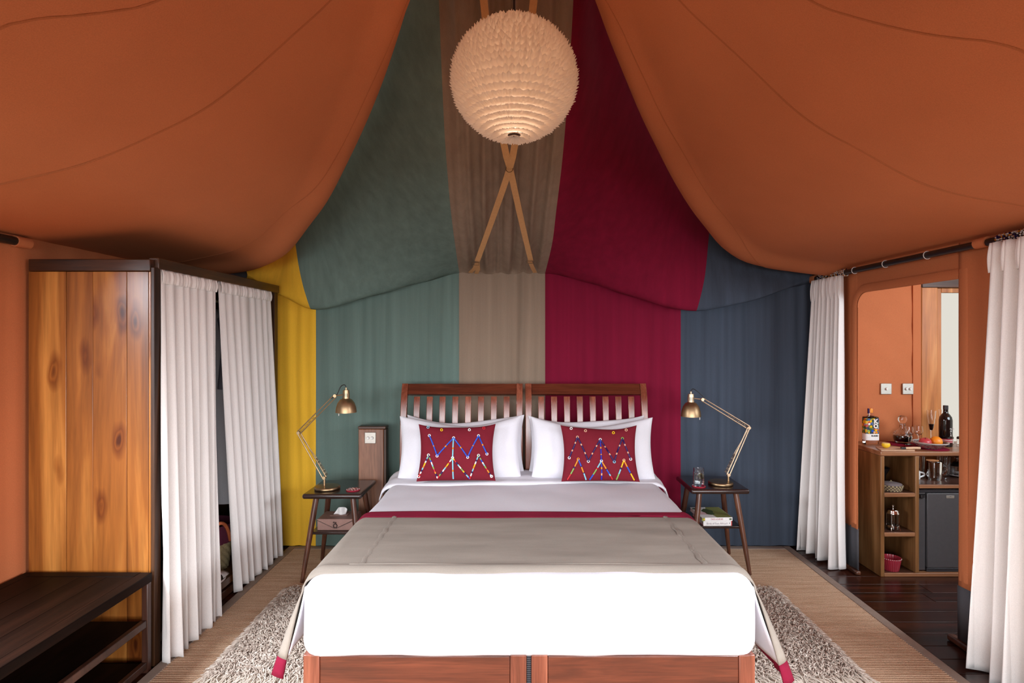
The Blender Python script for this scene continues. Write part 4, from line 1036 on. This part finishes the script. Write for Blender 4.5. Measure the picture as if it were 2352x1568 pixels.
def dec2(t, w_, d_, h_, fc):
    fy = -d_ / 2 - .0022; text('spine_title', 'TREES & SHRUBS', .0145, INKR, t, (-.002, fy, h_ * .5), (R(90), 0, 0), .0003, sx=.82)
    boxo('spine_picture', (-w_ / 2, fy, .0004), (-w_ / 2 + .022, fy + .002, h_ - .0004), OLIVE, t, 0); G().disc((-w_ / 2 + .015, fy + .001, h_ * .5), .005, 14, (0, -1, 0), h=.0016).obj('spine_flower', BEADC[YLW], t)
    boxo('spine_mark', (w_ / 2 - .022, fy, h_ * .28), (w_ / 2 - .005, fy + .002, h_ * .74), GREENP, t, 0)
    z = h_ + .0002
    def flat(n, pts, m, dz=0): G().add([(a, b, z + dz) for a, b in pts], [tuple(range(len(pts)))]).obj(n, m, fc, 0)
    flat('cover_print', [(-w_ / 2 + .002, -d_ / 2 + .002), (w_ / 2 - .002, -d_ / 2 + .002), (w_ / 2 - .002, d_ / 2 - .002), (-w_ / 2 + .002, d_ / 2 - .002)], PAPER)
    flat('cover_print', [(.0, -d_ / 2 + .002), (w_ / 2 - .002, -d_ / 2 + .002), (w_ / 2 - .002, d_ / 2 - .002), (.005, d_ / 2 - .002), (-.02, .03), (-.012, -.03)], OLIVE, .0003)
    flat('cover_leaf', [(-.015 + .036 * math.cos(a) * (1 + .2 * math.sin(5 * a)), .01 + .075 * math.sin(a)) for a in [2 * PI * k / 30 for k in range(30)]], GREENP, .0006)
    flat('cover_leaf', [(-.085 + .02 * math.cos(a) * (1 + .25 * math.sin(6 * a)), .085 + .02 * math.sin(a)) for a in [2 * PI * k / 24 for k in range(24)]], GREENP, .0006)
    for k in range(3): boxo('cover_line', (-.09, -.05 + k * .022, z + .0002), (-.03, -.042 + k * .022, z + .0006), INKR, fc, 0)
book('thick white paperback about birds lying under the tree book', (bcx, 4.145, .3374), .20, .24, .034, REDP, R(1), PAPER, dec1)
book('thinner green covered paperback about trees on top of the bird book', (bcx - .006, 4.148, .3720), .215, .25, .024, PAPER, R(2), PAPER, dec2)

# ------------------------------------------------------------------ ruffled globe pendant
LY = 2.62; LC = Vector((at(1181, 0, LY).x, LY, at(0, 186, LY).z)); LR = .263; LZ = .945
pl = thing('pendant_lamp', 'large cream globe pendant lamp covered in rows of cotton ruffles', 'lamp', LC)
NRW = 28; dphi = PI * .955 / NRW
for i in range(NRW):
    phi0 = .07 + dphi * (i + 1.0); base_r = LR * math.sin(phi0); low = max(0, (phi0 - 1.7) / 1.4)
    n = max(12, int(2 * PI * base_r / lerp(.024, .016, low))); S_ = 6
    rows = [[], [], [], [], []]; off = rnd.random() * 6
    for k in range(n * S_):
        a = 2 * PI * k / (n * S_); f = k / S_
        f2 = f + .45 * mnoise.noise(Vector((math.cos(a) * 5, math.sin(a) * 5, i * 2.7))) + off
        tri = 1 - abs((f2 % 1) * 2 - 1); h1 = mnoise.noise(Vector((math.cos(a) * base_r * 45, math.sin(a) * base_r * 45, i * 3.1))); h2 = .9 + .5 * h1
        for q, (dp, out) in enumerate(((1.15, -.005), (.1, .002), (-.3, .008 + .006 * tri), (-.58 - .2 * tri * h2, .013 + .012 * tri * h2), (-.74 - (.36 - .16 * low) * tri * h2 - .12 * h1, .017 + (.016 - .006 * low) * tri * h2 + .0035 * math.sin(k * 2.4 + i)))):
            ph = min(PI - .02, max(.02, phi0 + dphi * dp)); rr_ = LR + out
            rows[q].append((rr_ * math.sin(ph) * math.cos(a), rr_ * math.sin(ph) * math.sin(a), rr_ * LZ * math.cos(ph)))
    G().grid(rows, closed=True).obj('ruffle', RUFF, pl, 180)
G().lathe([(LR * .985 * math.sin(PI * k / 40), LR * LZ * .985 * math.cos(PI * k / 40)) for k in range(40)] + [(.03, -LR * LZ * .985)], 48).obj('inner_globe', RUFF, pl, 180)
LR *= LZ
G().lathe([(0, -LR * 1.0), (.028, -LR * .99), (.03, -LR * .985)], 20).obj('dark_hole_disc', PINED, pl)  # dark disc stands in for the shade inside the bottom hole
G().lathe([(0, .055), (.014, .05), (.018, .03), (.034, -.01), (.03, -.035), (0, -.05)], 18).obj('bulb', CERAM, pl, 60)
lp = bpy.data.lights.new('globe_fill', 'POINT'); lp.energy = 7.5; lp.color = (1, .94, .90); lp.shadow_soft_size = .07  # added point light, brightens the ruffles from inside
lo_ = bpy.data.objects.new('globe_fill', lp); col.objects.link(lo_); lo_.location = LC + Vector((0, -.05, .05))
G().tube([(0, 0, LR), (0, 0, 4.05 - LC.z)], .0055, 8).obj('cord', BLACK, pl)
G().lathe([(.012, LR + .06), (.02, LR + .03), (.022, LR + .005), (0, LR)], 16).obj('cord_grip', BLACK, pl)

# ------------------------------------------------------------------ drinks bar in the annex
QX0, QX1, QY0, QY1 = 2.497, 3.50, 3.98, 4.40
bar = thing('drinks_bar', 'honey brown wooden drinks bar cabinet with open shelves and worktop', 'cabinet')
boxo('side_panel', (QX0, QY0, 0), (QX0 + .026, QY1, .83), BAR, bar, .003)
boxo('side_panel', (QX1 - .026, QY0, 0), (QX1, QY1, .83), BAR, bar, .003)
G().box((QX0, QY0, .8305), (QX1, QY1, .862)).obj('worktop', BARX, bar, 35, bevel=.005)
boxo('divider', (2.736, QY0 + .001, .026), (2.762, QY1, .83), BAR, bar, .003)
boxo('bottom_board', (QX0 + .0265, QY0 + .001, 0), (QX1 - .0265, QY1, .0255), BARX, bar, .003)
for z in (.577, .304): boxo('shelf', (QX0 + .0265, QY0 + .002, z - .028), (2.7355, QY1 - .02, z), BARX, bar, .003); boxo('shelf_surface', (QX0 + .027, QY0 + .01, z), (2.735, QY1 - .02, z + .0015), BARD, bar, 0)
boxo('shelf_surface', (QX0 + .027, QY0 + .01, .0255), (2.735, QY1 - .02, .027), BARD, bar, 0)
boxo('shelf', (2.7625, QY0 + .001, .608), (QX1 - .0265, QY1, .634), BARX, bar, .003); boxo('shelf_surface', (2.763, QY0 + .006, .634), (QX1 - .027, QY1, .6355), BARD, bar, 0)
for k in range(3): 
    a = QX0 + .0265 + .07 * k; boxo('back_board', (a, QY1 - .019, .026), (min(a + .0695, 2.7355), QY1 - .004, .83), BAR, bar, .001)
boxo('back_board', (3.20, QY1 - .015, .636), (3.47, QY1 - .003, .83), BAR, bar, .001)
boxo('back_board', (2.763, QY1 - .015, .026), (3.47, QY1 - .003, .607), BAR, bar, .001)
WT = .862
fr = thing('mini_fridge', 'charcoal grey mini fridge in the right bay of the drinks bar', 'fridge', (2.775, 4.02, .0258))
boxo('body', (0, .02, 0), (.56, .34, .572), FRIDD, fr, .004)
boxo('hinge_strip', (.0, -.012, .01), (.048, .02, .51), FRID, fr, .003); boxo('hinge_strip', (.0, -.012, .535), (.048, .02, .56), FRID, fr, .003)
G().tube([(.024, -.01, .515), (.024, -.01, .533)], .02, 12).obj('hinge_cap', BLACK, fr)
fd = boxo('door', (.055, -.022, .03), (.56, .019, .545), FRID, fr, .004); boxo('door_trim', (.055, -.018, .0), (.56, .019, .028), FRIDD, fr, .003); boxo('top_trim', (.0, -.016, .548), (.56, .02, .571), FRIDD, fr, .003)
boxo('badge', (.185, -.0245, .51), (.24, -.022, .529), STEEL, fd, .001); G().add([(.2, -.0247, .521), (.2125, -.0247, .526), (.225, -.0247, .521), (.2125, -.0247, .5235)], [(0, 1, 2, 3)]).obj('badge_mark', INKK, fd)

# bottle with the floral print
gb = thing('spirit_bottle', 'square clear spirit bottle with floral print label on the bar', 'bottle', (2.615, 4.29, WT))
def sq(r, z, p=.55, n=32): return [(r * math.copysign(abs(math.cos(a)) ** p, math.cos(a)), r * .62 * math.copysign(abs(math.sin(a)) ** p, math.sin(a)), z) for a in [2 * PI * k / n for k in range(n)]]
g = G(); g.grid([sq(.046, 0), sq(.052, .006), sq(.053, .03), sq(.053, .185), sq(.05, .20), sq(.02, .207, .9), sq(.018, .23, 1)], closed=True); g.add(sq(.046, 0), [tuple(range(32))[::-1]]); g.obj('glass_body', GLASS, gb, 40)
def floral():
    m, nt, bs = base('floral_print'); bs.inputs['Roughness'].default_value = .4
    vo = N(nt, 'ShaderNodeTexVoronoi'); vo.inputs['Scale'].default_value = 52; nt.links.new(coords(nt, (1, 1, 1.0)), vo.inputs['Vector'])
    sp_ = N(nt, 'ShaderNodeSeparateColor'); nt.links.new(vo.outputs['Color'], sp_.inputs[0])
    r = N(nt, 'ShaderNodeValToRGB'); r.color_ramp.interpolation = 'CONSTANT'; e = r.color_ramp.elements
    cs = [lin(60, 90, 60), lin(40, 50, 80), lin(230, 180, 30), lin(70, 100, 150), lin(110, 130, 60), lin(200, 80, 60), lin(150, 170, 180), lin(45, 70, 50)]
    while len(e) < len(cs): e.new(.5)
    for i, c in enumerate(cs): e[i].position = i / len(cs); e[i].color = c
    nt.links.new(sp_.outputs[0], r.inputs[0]); nt.links.new(r.outputs[0], bs.inputs['Base Color']); return m
G().grid([[Vector(p) * 1.006 + Vector((0, 0, 0)) for p in sq(.0535, .078)], sq(.0538, .192)], closed=True).obj('floral_label', floral(), gb, 40)
G().grid([sq(.0535, .030), sq(.0535, .078)], closed=True).obj('white_label', PAPER, gb, 40)
fy = -.0338
boxo('name_patch', (.004, fy - .0008, .118), (.032, fy + .001, .186), INKK, gb, 0)
text('letter', 'K', .044, WPLAST, gb, (.018, fy - .0012, .168), (R(90), 0, 0), .0004, bold=.0022); text('letter', 'O', .040, WPLAST, gb, (.018, fy - .0012, .134), (R(90), 0, 0), .0004, bold=.0024)
text('label_text', 'ELAKIN', .0145, INKK, gb, (.010, fy - .0004, .063), (R(90), 0, 0), .0004, bold=.0006)
for k, (x, z, c_) in enumerate(((-.018, .17, YLW), (-.016, .132, YLW), (-.006, .1, COB), (.02, .105, YLW), (.008, .09, SAL), (.024, .088, ORA), (-.036, .1, LEAF), (-.03, .15, WH))):
    G().disc((x, fy + .001, z), .009, 7, (0, -1, 0), h=.0018).obj('printed_flower', BEADC[c_], gb, 20)
G().lathe([(.0, .262), (.014, .262), (.0155, .258), (.0155, .231), (0, .231)], 20).obj('stopper', BEADC[ORA], gb, 40)
boxo('neck_tag', (-.022, -.01, .225), (-.013, .004, .262), BEADC[NAV], gb, .001)

def mat_disc(c, r, label, mat):
    t = thing('round_mat', label, 'mat', c); G().lathe([(0, 0), (r, 0), (r + .002, .002), (r, .004), (0, .004)], 40).obj('pad', mat, t, 40)
    for q in (.35, .6, .85): G().tube([Vector((r * q * math.cos(a), r * q * math.sin(a), .004)) for a in [2 * PI * k / 40 for k in range(40)]], .0014, 5, closed=True).obj('woven_ring', mat, t)
    return t
mat_disc((2.835, 4.265, WT), .11, 'round dark red mat under the decanter on the bar', BURG)
mat_disc((2.935, 4.09, WT), .095, 'round dark red mat under the fruit basket', BURG)
dc = thing('decanter', 'cut glass decanter of red wine with ball stopper on red mat', 'decanter', (2.858, 4.30, WT + .0055)); dc.scale = (1, 1, 1.14)
G().lathe([(0, 0), (.04, 0), (.055, .012), (.064, .038), (.058, .062), (.036, .082), (.019, .094), (.017, .118), (.023, .124), (.02, .126), (.0145, .118), (.0165, .094), (.034, .079), (.055, .06), (.0605, .038), (.052, .014), (0, .004)], 36).obj('vessel', GLASS, dc, 40)
G().lathe([(0, .0045), (.0515, .0145), (.0598, .038), (.0575, .05), (0, .05)], 32).obj('wine', WINE, dc, 40)
g = G()
for k in range(24):
    for j in range(4):
        a = 2 * PI * (k + .5 * (j % 2)) / 24; z, rr_ = ((.056, .0615), (.064, .057), (.071, .0505), (.078, .0435))[j]; g.lathe([(0, -.003), (.003, 0), (0, .003)], 4, (rr_ * math.cos(a), rr_ * math.sin(a), z))
g.obj('cut_facets', GLASS, dc, 0)
G().lathe([(0, .116), (.012, .118), (.013, .126), (.022, .132), (.03, .15), (.026, .168), (.012, .178), (0, .179)], 24).obj('stopper', GLASS, dc, 40)

def stem_glass(name, label, c, bowl, hstem, rf, wine=None):
    t = thing(name, label, 'glass', c)
    G().lathe([(0, 0), (rf, 0), (rf, .0015), (.006, .006), (.0035, .012), (.0035, hstem - .006), (.006, hstem)] + [(r_, hstem + z) for r_, z in bowl] + [(r_ - .0012, hstem + z) for r_, z in bowl[::-1] if z > .004] + [(0, hstem + .004)], 28).obj('glass', GLASS, t, 50)
    if wine: G().lathe([(0, hstem + .005)] + [(r_ - .0016, hstem + z) for r_, z in wine] + [(0, hstem + wine[-1][1])], 24).obj('wine', WINE, t, 40)
    return t
wbowl = [(.01, .003), (.02, .012), (.0265, .028), (.0275, .042), (.025, .062), (.0245, .07)]
stem_glass('wine_glass', 'small empty wine glass in front of the decanter', (2.855, 4.222, WT + .0055), wbowl, .062, .027)
stem_glass('wine_glass', 'small empty wine glass right of the decanter', (2.962, 4.275, WT), wbowl, .064, .027)
fbowl = [(.008, .003), (.013, .02), (.02, .06), (.026, .10), (.0295, .145), (.030, .150)]
stem_glass('flute_glass', 'flute glass with dark red wine behind the fruit basket', (3.073, 4.30, WT), fbowl, .095, .03, [(.008, .006), (.013, .02), (.0185, .05)])
stem_glass('flute_glass', 'empty flute glass hidden partly by the wine bottle', (3.195, 4.345, WT), fbowl, .095, .03)
wbt = thing('wine_bottle', 'dark red wine bottle with banded label on the bar', 'bottle', (3.095, 4.185, WT)); wbt.scale = (1.07, 1.07, 1.02)
G().lathe([(0, 0), (.036, 0), (.039, .005), (.039, .185), (.035, .208), (.024, .226), (.0155, .236), (.0145, .25), (.0145, .285), (0, .285)], 32).obj('body', BOTTLE, wbt, 40)
G().lathe([(.015, .262), (.0155, .262), (.0155, .288), (.0135, .29), (0, .29)], 24).obj('screw_cap', FRIDD, wbt, 40)
G().lathe([(.0394, .03), (.0394, .058)], 32).obj('label_band', CORAL, wbt, 60); G().lathe([(.0397, .047), (.0397, .0505)], 32).obj('label_line', PAPER, wbt, 60); G().lathe([(.0397, .036), (.0397, .038)], 32).obj('label_line', PAPER, wbt, 60)
for k, ch in enumerate('NALA'): text('letter', ch, .018, WPLAST, wbt, (.006, -.0395, .128 - k * .0155), (R(90), 0, 0), .0003)
g = G(); g.tube([Vector((.027 + .008 * math.cos(a), -.0275, .128 + .009 * math.sin(a))) for a in [2 * PI * k / 16 for k in range(16)]], .0022, 5, closed=True); g.obj('round_emblem', WPLAST, wbt)
for i, (x, lb) in enumerate(((3.208, 'small black topped cruet half hidden behind the wine bottle'), (3.262, 'small black topped cruet at the bar end'))):
    cr = thing('cruet', lb, 'cruet', (x, 4.285 - .01 * i, WT)); G().lathe([(0, 0), (.015, 0), (.016, .004), (.016, .04), (.013, .042), (.013, .003), (0, .003)], 20).obj('glass_body', GLASS, cr, 40); G().lathe([(.0165, .038), (.0165, .05), (.011, .056), (0, .057)], 20).obj('cap', BLACK, cr, 40)
cb = thing('cutting_board', 'thin pale cutting board on the front edge of the bar', 'board', (0, 0, WT))
g = G(); poly = [(2.56, 4.14), (2.512, 4.0), (2.735, 3.986), (2.765, 4.03), (2.70, 4.14)]
g.add([(a, b, 0) for a, b in poly] + [(a, b, .008) for a, b in poly], [tuple(range(5))[::-1], tuple(range(5, 10))] + [(i, (i + 1) % 5, (i + 1) % 5 + 5, i + 5) for i in range(5)]); g.obj('board', plain('pale_board', (.55, .36, .23, 1), .5), cb, 30, bevel=.0015)
lm = thing('lemon_half', 'cut lemon half lying on the cutting board', 'lemon', (2.588, 4.068, WT + .0085), R(20))
G().lathe([(0, .001), (.012, .002), (.024, .012), (.027, .024), (.024, .034), (0, .036)], 22).obj('peel', LEMON, lm, 60); G().lathe([(0, .0365), (.022, .0362), (.024, .0345)], 22).obj('flesh', LEMONF, lm)
G().lathe([(0, .014), (.004, .012), (.01, .004), (.012, 0)], 12).obj('tip', LEMON, lm).matrix_local = Matrix.Translation((.024, 0, .018)) @ Matrix.Rotation(R(90), 4, 'Y')
kn = thing('paring_knife', 'paring knife with pale wooden handle on the cutting board', 'knife', (2.70, 4.024, WT + .0085), R(-2))
G().add([(-.10, .0, .003), (-.035, -.008, .003), (-.035, .008, .003), (-.10, .0, .0045), (-.035, -.008, .0045), (-.035, .008, .0045)], [(0, 2, 1), (3, 4, 5), (0, 1, 4, 3), (1, 2, 5, 4), (2, 0, 3, 5)]).obj('blade', CHROME, kn, 20)
G().tube([(-.035, 0, .0075), (-.004, 0, .0075)], .0075, 12).obj('bolster', BLACK, kn); G().tube([(-.004, 0, .0078), (.05, 0, .009), (.095, 0, .0085)], [.0078, .009, .0088], 12).obj('handle', plain('pale_handle', (.62, .42, .26, 1), .5), kn)
fb = thing('fruit_basket', 'shallow woven grey and red basket holding fruit on the bar', 'basket', (2.912, 4.085, WT + .0058))
g = G()
for j in range(9):
    t_ = j / 8; rr_ = .052 + .053 * t_ ** .8; z = .004 + .036 * t_; 
    for k in range(36):
        a0, a1 = 2 * PI * k / 36, 2 * PI * (k + 1) / 36; kk = 2 if (k + j * 2) % 5 < 2 and 0 < j < 7 else (1 if (k + j) % 2 else 0)
        g.tube([(rr_ * math.cos(a0), rr_ * math.sin(a0), z), (rr_ * math.cos(a1), rr_ * math.sin(a1), z)], .0034, 5, kk, caps=False)
g.lathe([(0, .003), (.053, .003)], 36); g.obj('coils', [plain('grey_straw', (.30, .26, .24, 1), .8), plain('dark_straw', (.13, .09, .09, 1), .8), CORAL], fb, 60)
G().tube([(.106 * math.cos(a), .106 * math.sin(a), .042) for a in [2 * PI * k / 48 for k in range(48)]], .0045, 8, closed=True).obj('rim', plain('pale_rim', (.42, .38, .35, 1), .7), fb)
o = G().lathe([(0, .006), (.02, 0), (.034, .014), (.039, .036), (.034, .056), (.016, .066), (0, .06)], 26).obj('apple', APPLE, None, 60); o.location = (2.872, 4.08, WT + .0125); o.rotation_euler = (R(12), R(-8), 0); tag(o, 'red apple beside the orange in the woven fruit basket', 'apple')
G().tube([(0, 0, .06), (.003, 0, .072)], .0016, 6).obj('stem', PINEZ, o)
o = G().lathe([(0, 0), (.018, .004), (.034, .02), (.0395, .04), (.034, .06), (.018, .075), (0, .079)], 26).obj('orange', ORANGE, None, 60); o.location = (2.950, 4.08, WT + .0105); tag(o, 'round orange beside the red apple in the woven fruit basket', 'orange')

# right shelf glassware
SZ = .6357
def mug(name, label, c, r, h, mat=GLASS, flip=False, hx=1):
    t = thing(name, label, 'mug', c)
    pr = [(0, 0), (r * .94, 0), (r, .008), (r * .97, h * .86), (r * .9, h), (r * .9 - .003, h), (r * .97 - .004, h * .86), (r - .004, .012), (0, .012)]
    if flip: pr = [(q, h - z) for q, z in pr]
    G().lathe(pr, 30).obj('body', mat, t, 40)
    G().tube(catmull([Vector((hx * r * .93, 0, h * .80)), Vector((hx * (r + .03), 0, h * .66)), Vector((hx * (r + .032), 0, h * .4)), Vector((hx * r * .95, 0, h * .18))], 14), .006, 8).obj('handle', mat, t)
    return t
mug('glass_mug', 'upside down clear glass mug in the middle of the bar shelf', (2.972, 4.13, SZ), .052, .134, GLASS, True)
t = thing('glass_tumbler', 'tall clear tumbler behind the white cup on the bar shelf', 'glass', (2.975, 4.29, SZ)); G().lathe([(0, 0), (.03, 0), (.036, .15), (.0335, .15), (.028, .008), (0, .008)], 28).obj('glass', GLASS, t, 40); G().lathe([(.0362, .135), (.037, .14), (.0362, .15)], 28).obj('rim', GLASS, t)
t = thing('ribbed_tumbler', 'ribbed clear tumbler behind the upside down mug on the bar shelf', 'glass', (3.12, 4.24, SZ))
g = G(); rows = []
for z, r_ in ((0, .03), (.004, .034), (.14, .040), (.14, .0375), (.008, .031)): rows.append([((r_ + .0014 * math.cos(24 * a)) * math.cos(a), (r_ + .0014 * math.cos(24 * a)) * math.sin(a), z) for a in [2 * PI * k / 96 for k in range(96)]])
g.grid(rows, closed=True); g.lathe([(0, 0), (.03, 0)], 24); g.obj('glass', GLASS, t, 40)
g = G()
for a in (-2.3, -1.7, -1.3, -.9):
    for k in range(22): g.lathe([(0, -.0024), (.0024, 0), (0, .0024)], 5, (.0405 * math.cos(a) * (.86 + .14 * k / 22), .0405 * math.sin(a) * (.86 + .14 * k / 22), .008 + k * .006))
g.obj('bead_ribs', GLASS, t, 60)
mug('cup', 'white cup partly hidden by the bar divider on the shelf', (2.852, 4.15, SZ), .03, .06, CERAM, False, 1)
t = thing('glass_cloche', 'small glass cloche with black lid and glass knob on white plate', 'cloche', (3.222, 4.25, SZ + .0042))
G().lathe([(.046, .0), (.046, .07), (.0445, .07), (.0445, 0)], 30).obj('glass_wall', GLASS, t, 40); G().lathe([(.05, .07), (.046, .078), (.012, .098), (0, .098), (0, .07)], 30).obj('lid', BLACK, t, 40)
G().lathe([(0, .0985), (.006, .098), (.007, .108), (.012, .116), (.012, .126), (.005, .136), (0, .137)], 18).obj('knob', GLASS, t, 40)
t = thing('plate', 'white plate under the cloche at the end of the bar shelf', 'plate', (3.222, 4.24, SZ)); G().lathe([(0, .0), (.05, 0), (.085, .014), (.085, .0165), (.05, .004), (0, .004)], 36).obj('dish', CERAM, t, 40)
# left column contents
t = thing('bowl', 'small dark bowl at the back of the upper bar shelf', 'bowl', (2.655, 4.235, .5787)); G().lathe([(0, 0), (.03, 0), (.032, .05), (.035, .07), (.05, .095), (.06, .12), (.057, .12), (.03, .085), (0, .08)], 28).obj('body', [BLACK], t, 40)
t = thing('woven_basket', 'small flat lidded woven basket on the upper bar shelf', 'basket', (2.618, 4.06, .5787))
g = G()
for j in range(4):
    for k in range(40): 
        a0, a1 = 2 * PI * k / 40, 2 * PI * (k + .9) / 40; r_ = .062 + .003 * j; g.tube([(r_ * math.cos(a0), r_ * math.sin(a0), .006 + j * .010), (r_ * math.cos(a1), r_ * math.sin(a1), .006 + j * .010)], .0055, 5, (k + j) % 2)
g.obj('body', [STRAW, plain('brown_straw', (.12, .08, .06, 1), .8)], t, 60)
g = G(); g.lathe([(.068, .042), (.066, .048), (.03, .056), (0, .058)], 30); g.obj('lid', plain('grey_lid', (.16, .13, .13, 1), .8), t, 60); G().tube([(-.008, 0, .057), (0, 0, .068), (.008, 0, .057)], .002, 6).obj('lid_loop', STRAW, t)
fp_ = thing('french_press', 'chrome and glass french press on the middle bar shelf', 'coffee press', (2.622, 4.045, .3057))
G().lathe([(0, .016), (.036, .016), (.036, .122), (.0345, .122), (.0345, .018), (0, .018)], 30).obj('beaker', GLASS, fp_, 40)
G().lathe([(.038, .112), (.042, .114), (.042, .12), (.038, .126), (.038, .132), (.034, .14), (.012, .148), (0, .149)], 30).obj('lid', CHROME, fp_, 40); G().lathe([(0, .148), (.004, .148), (.004, .16), (.009, .164), (.009, .172), (0, .174)], 16).obj('plunger_knob', CHROME, fp_, 40)
G().lathe([(.0365, .02), (.0385, .02), (.0385, .032), (.0365, .032)], 30).obj('lower_band', CHROME, fp_, 40); G().lathe([(0, .012), (.037, .012), (.037, .0155), (0, .0155)], 30).obj('base_ring', CHROME, fp_, 40)
for k in range(4):
    a = PI / 4 + k * PI / 2; c, s_ = math.cos(a), math.sin(a); G().tube([(.046 * c, .046 * s_, .002), (.041 * c, .041 * s_, .014), (.0385 * c, .0385 * s_, .03), (.0385 * c, .0385 * s_, .115)], .0025, 6).obj('leg', CHROME, fp_)
G().tube([(0, 0, .02), (0, 0, .15)], .002, 6).obj('plunger_rod', CHROME, fp_)
rb_ = thing('ribbed_bowl', 'deep red ribbed bowl with white beaded rim on the lowest bar shelf', 'bowl', (2.606, 4.04, .0275))
rows = []
for z, r_ in ((0, .045), (.003, .047), (.085, .061), (.088, .0615), (.088, .058), (.006, .043)): rows.append([((r_ + (.0018 * math.cos(26 * a) if .001 < z < .087 else 0)) * math.cos(a), (r_ + (.0018 * math.cos(26 * a) if .001 < z < .087 else 0)) * math.sin(a), z) for a in [2 * PI * k / 130 for k in range(130)]])
g = G(); g.grid(rows, closed=True); g.lathe([(0, .001), (.045, .001)], 24); g.lathe([(0, .006), (.043, .006)], 24); g.obj('body', CORAL, rb_, 50)
g = G()
for k in range(34): a = 2 * PI * k / 34; g.lathe([(0, -.0028), (.0028, 0), (0, .0028)], 6, (.0625 * math.cos(a), .0625 * math.sin(a), .084))
g.obj('rim_beads', BEADC[WH], rb_, 60)

# repeats share a group phrase
GROUPS = dict(pillow='white pillows at the head of the bed', beaded_cushion='red beaded cushions on the bed', nightstand='walnut nightstands beside the bed', desk_lamp='jointed brass desk lamps',
    wardrobe_curtain='linen curtains on the wardrobe', door_curtain='linen curtains on the right wall rail', single_bed='twin beds pushed together', coaster='red beaded coasters', round_mat='dark red round mats on the bar',
    wine_glass='small wine glasses on the bar', flute_glass='flute glasses on the bar', light_switch='square dimmer plates', cruet='black topped cruets on the bar', book='paperbacks on the nightstand shelf', curtain_rail='dark curtain rails')
for o in col.objects:
    if o.parent is None and o.get('category'):
        gname = GROUPS.get(o.name.split('.')[0])
        if gname: o['group'] = gname
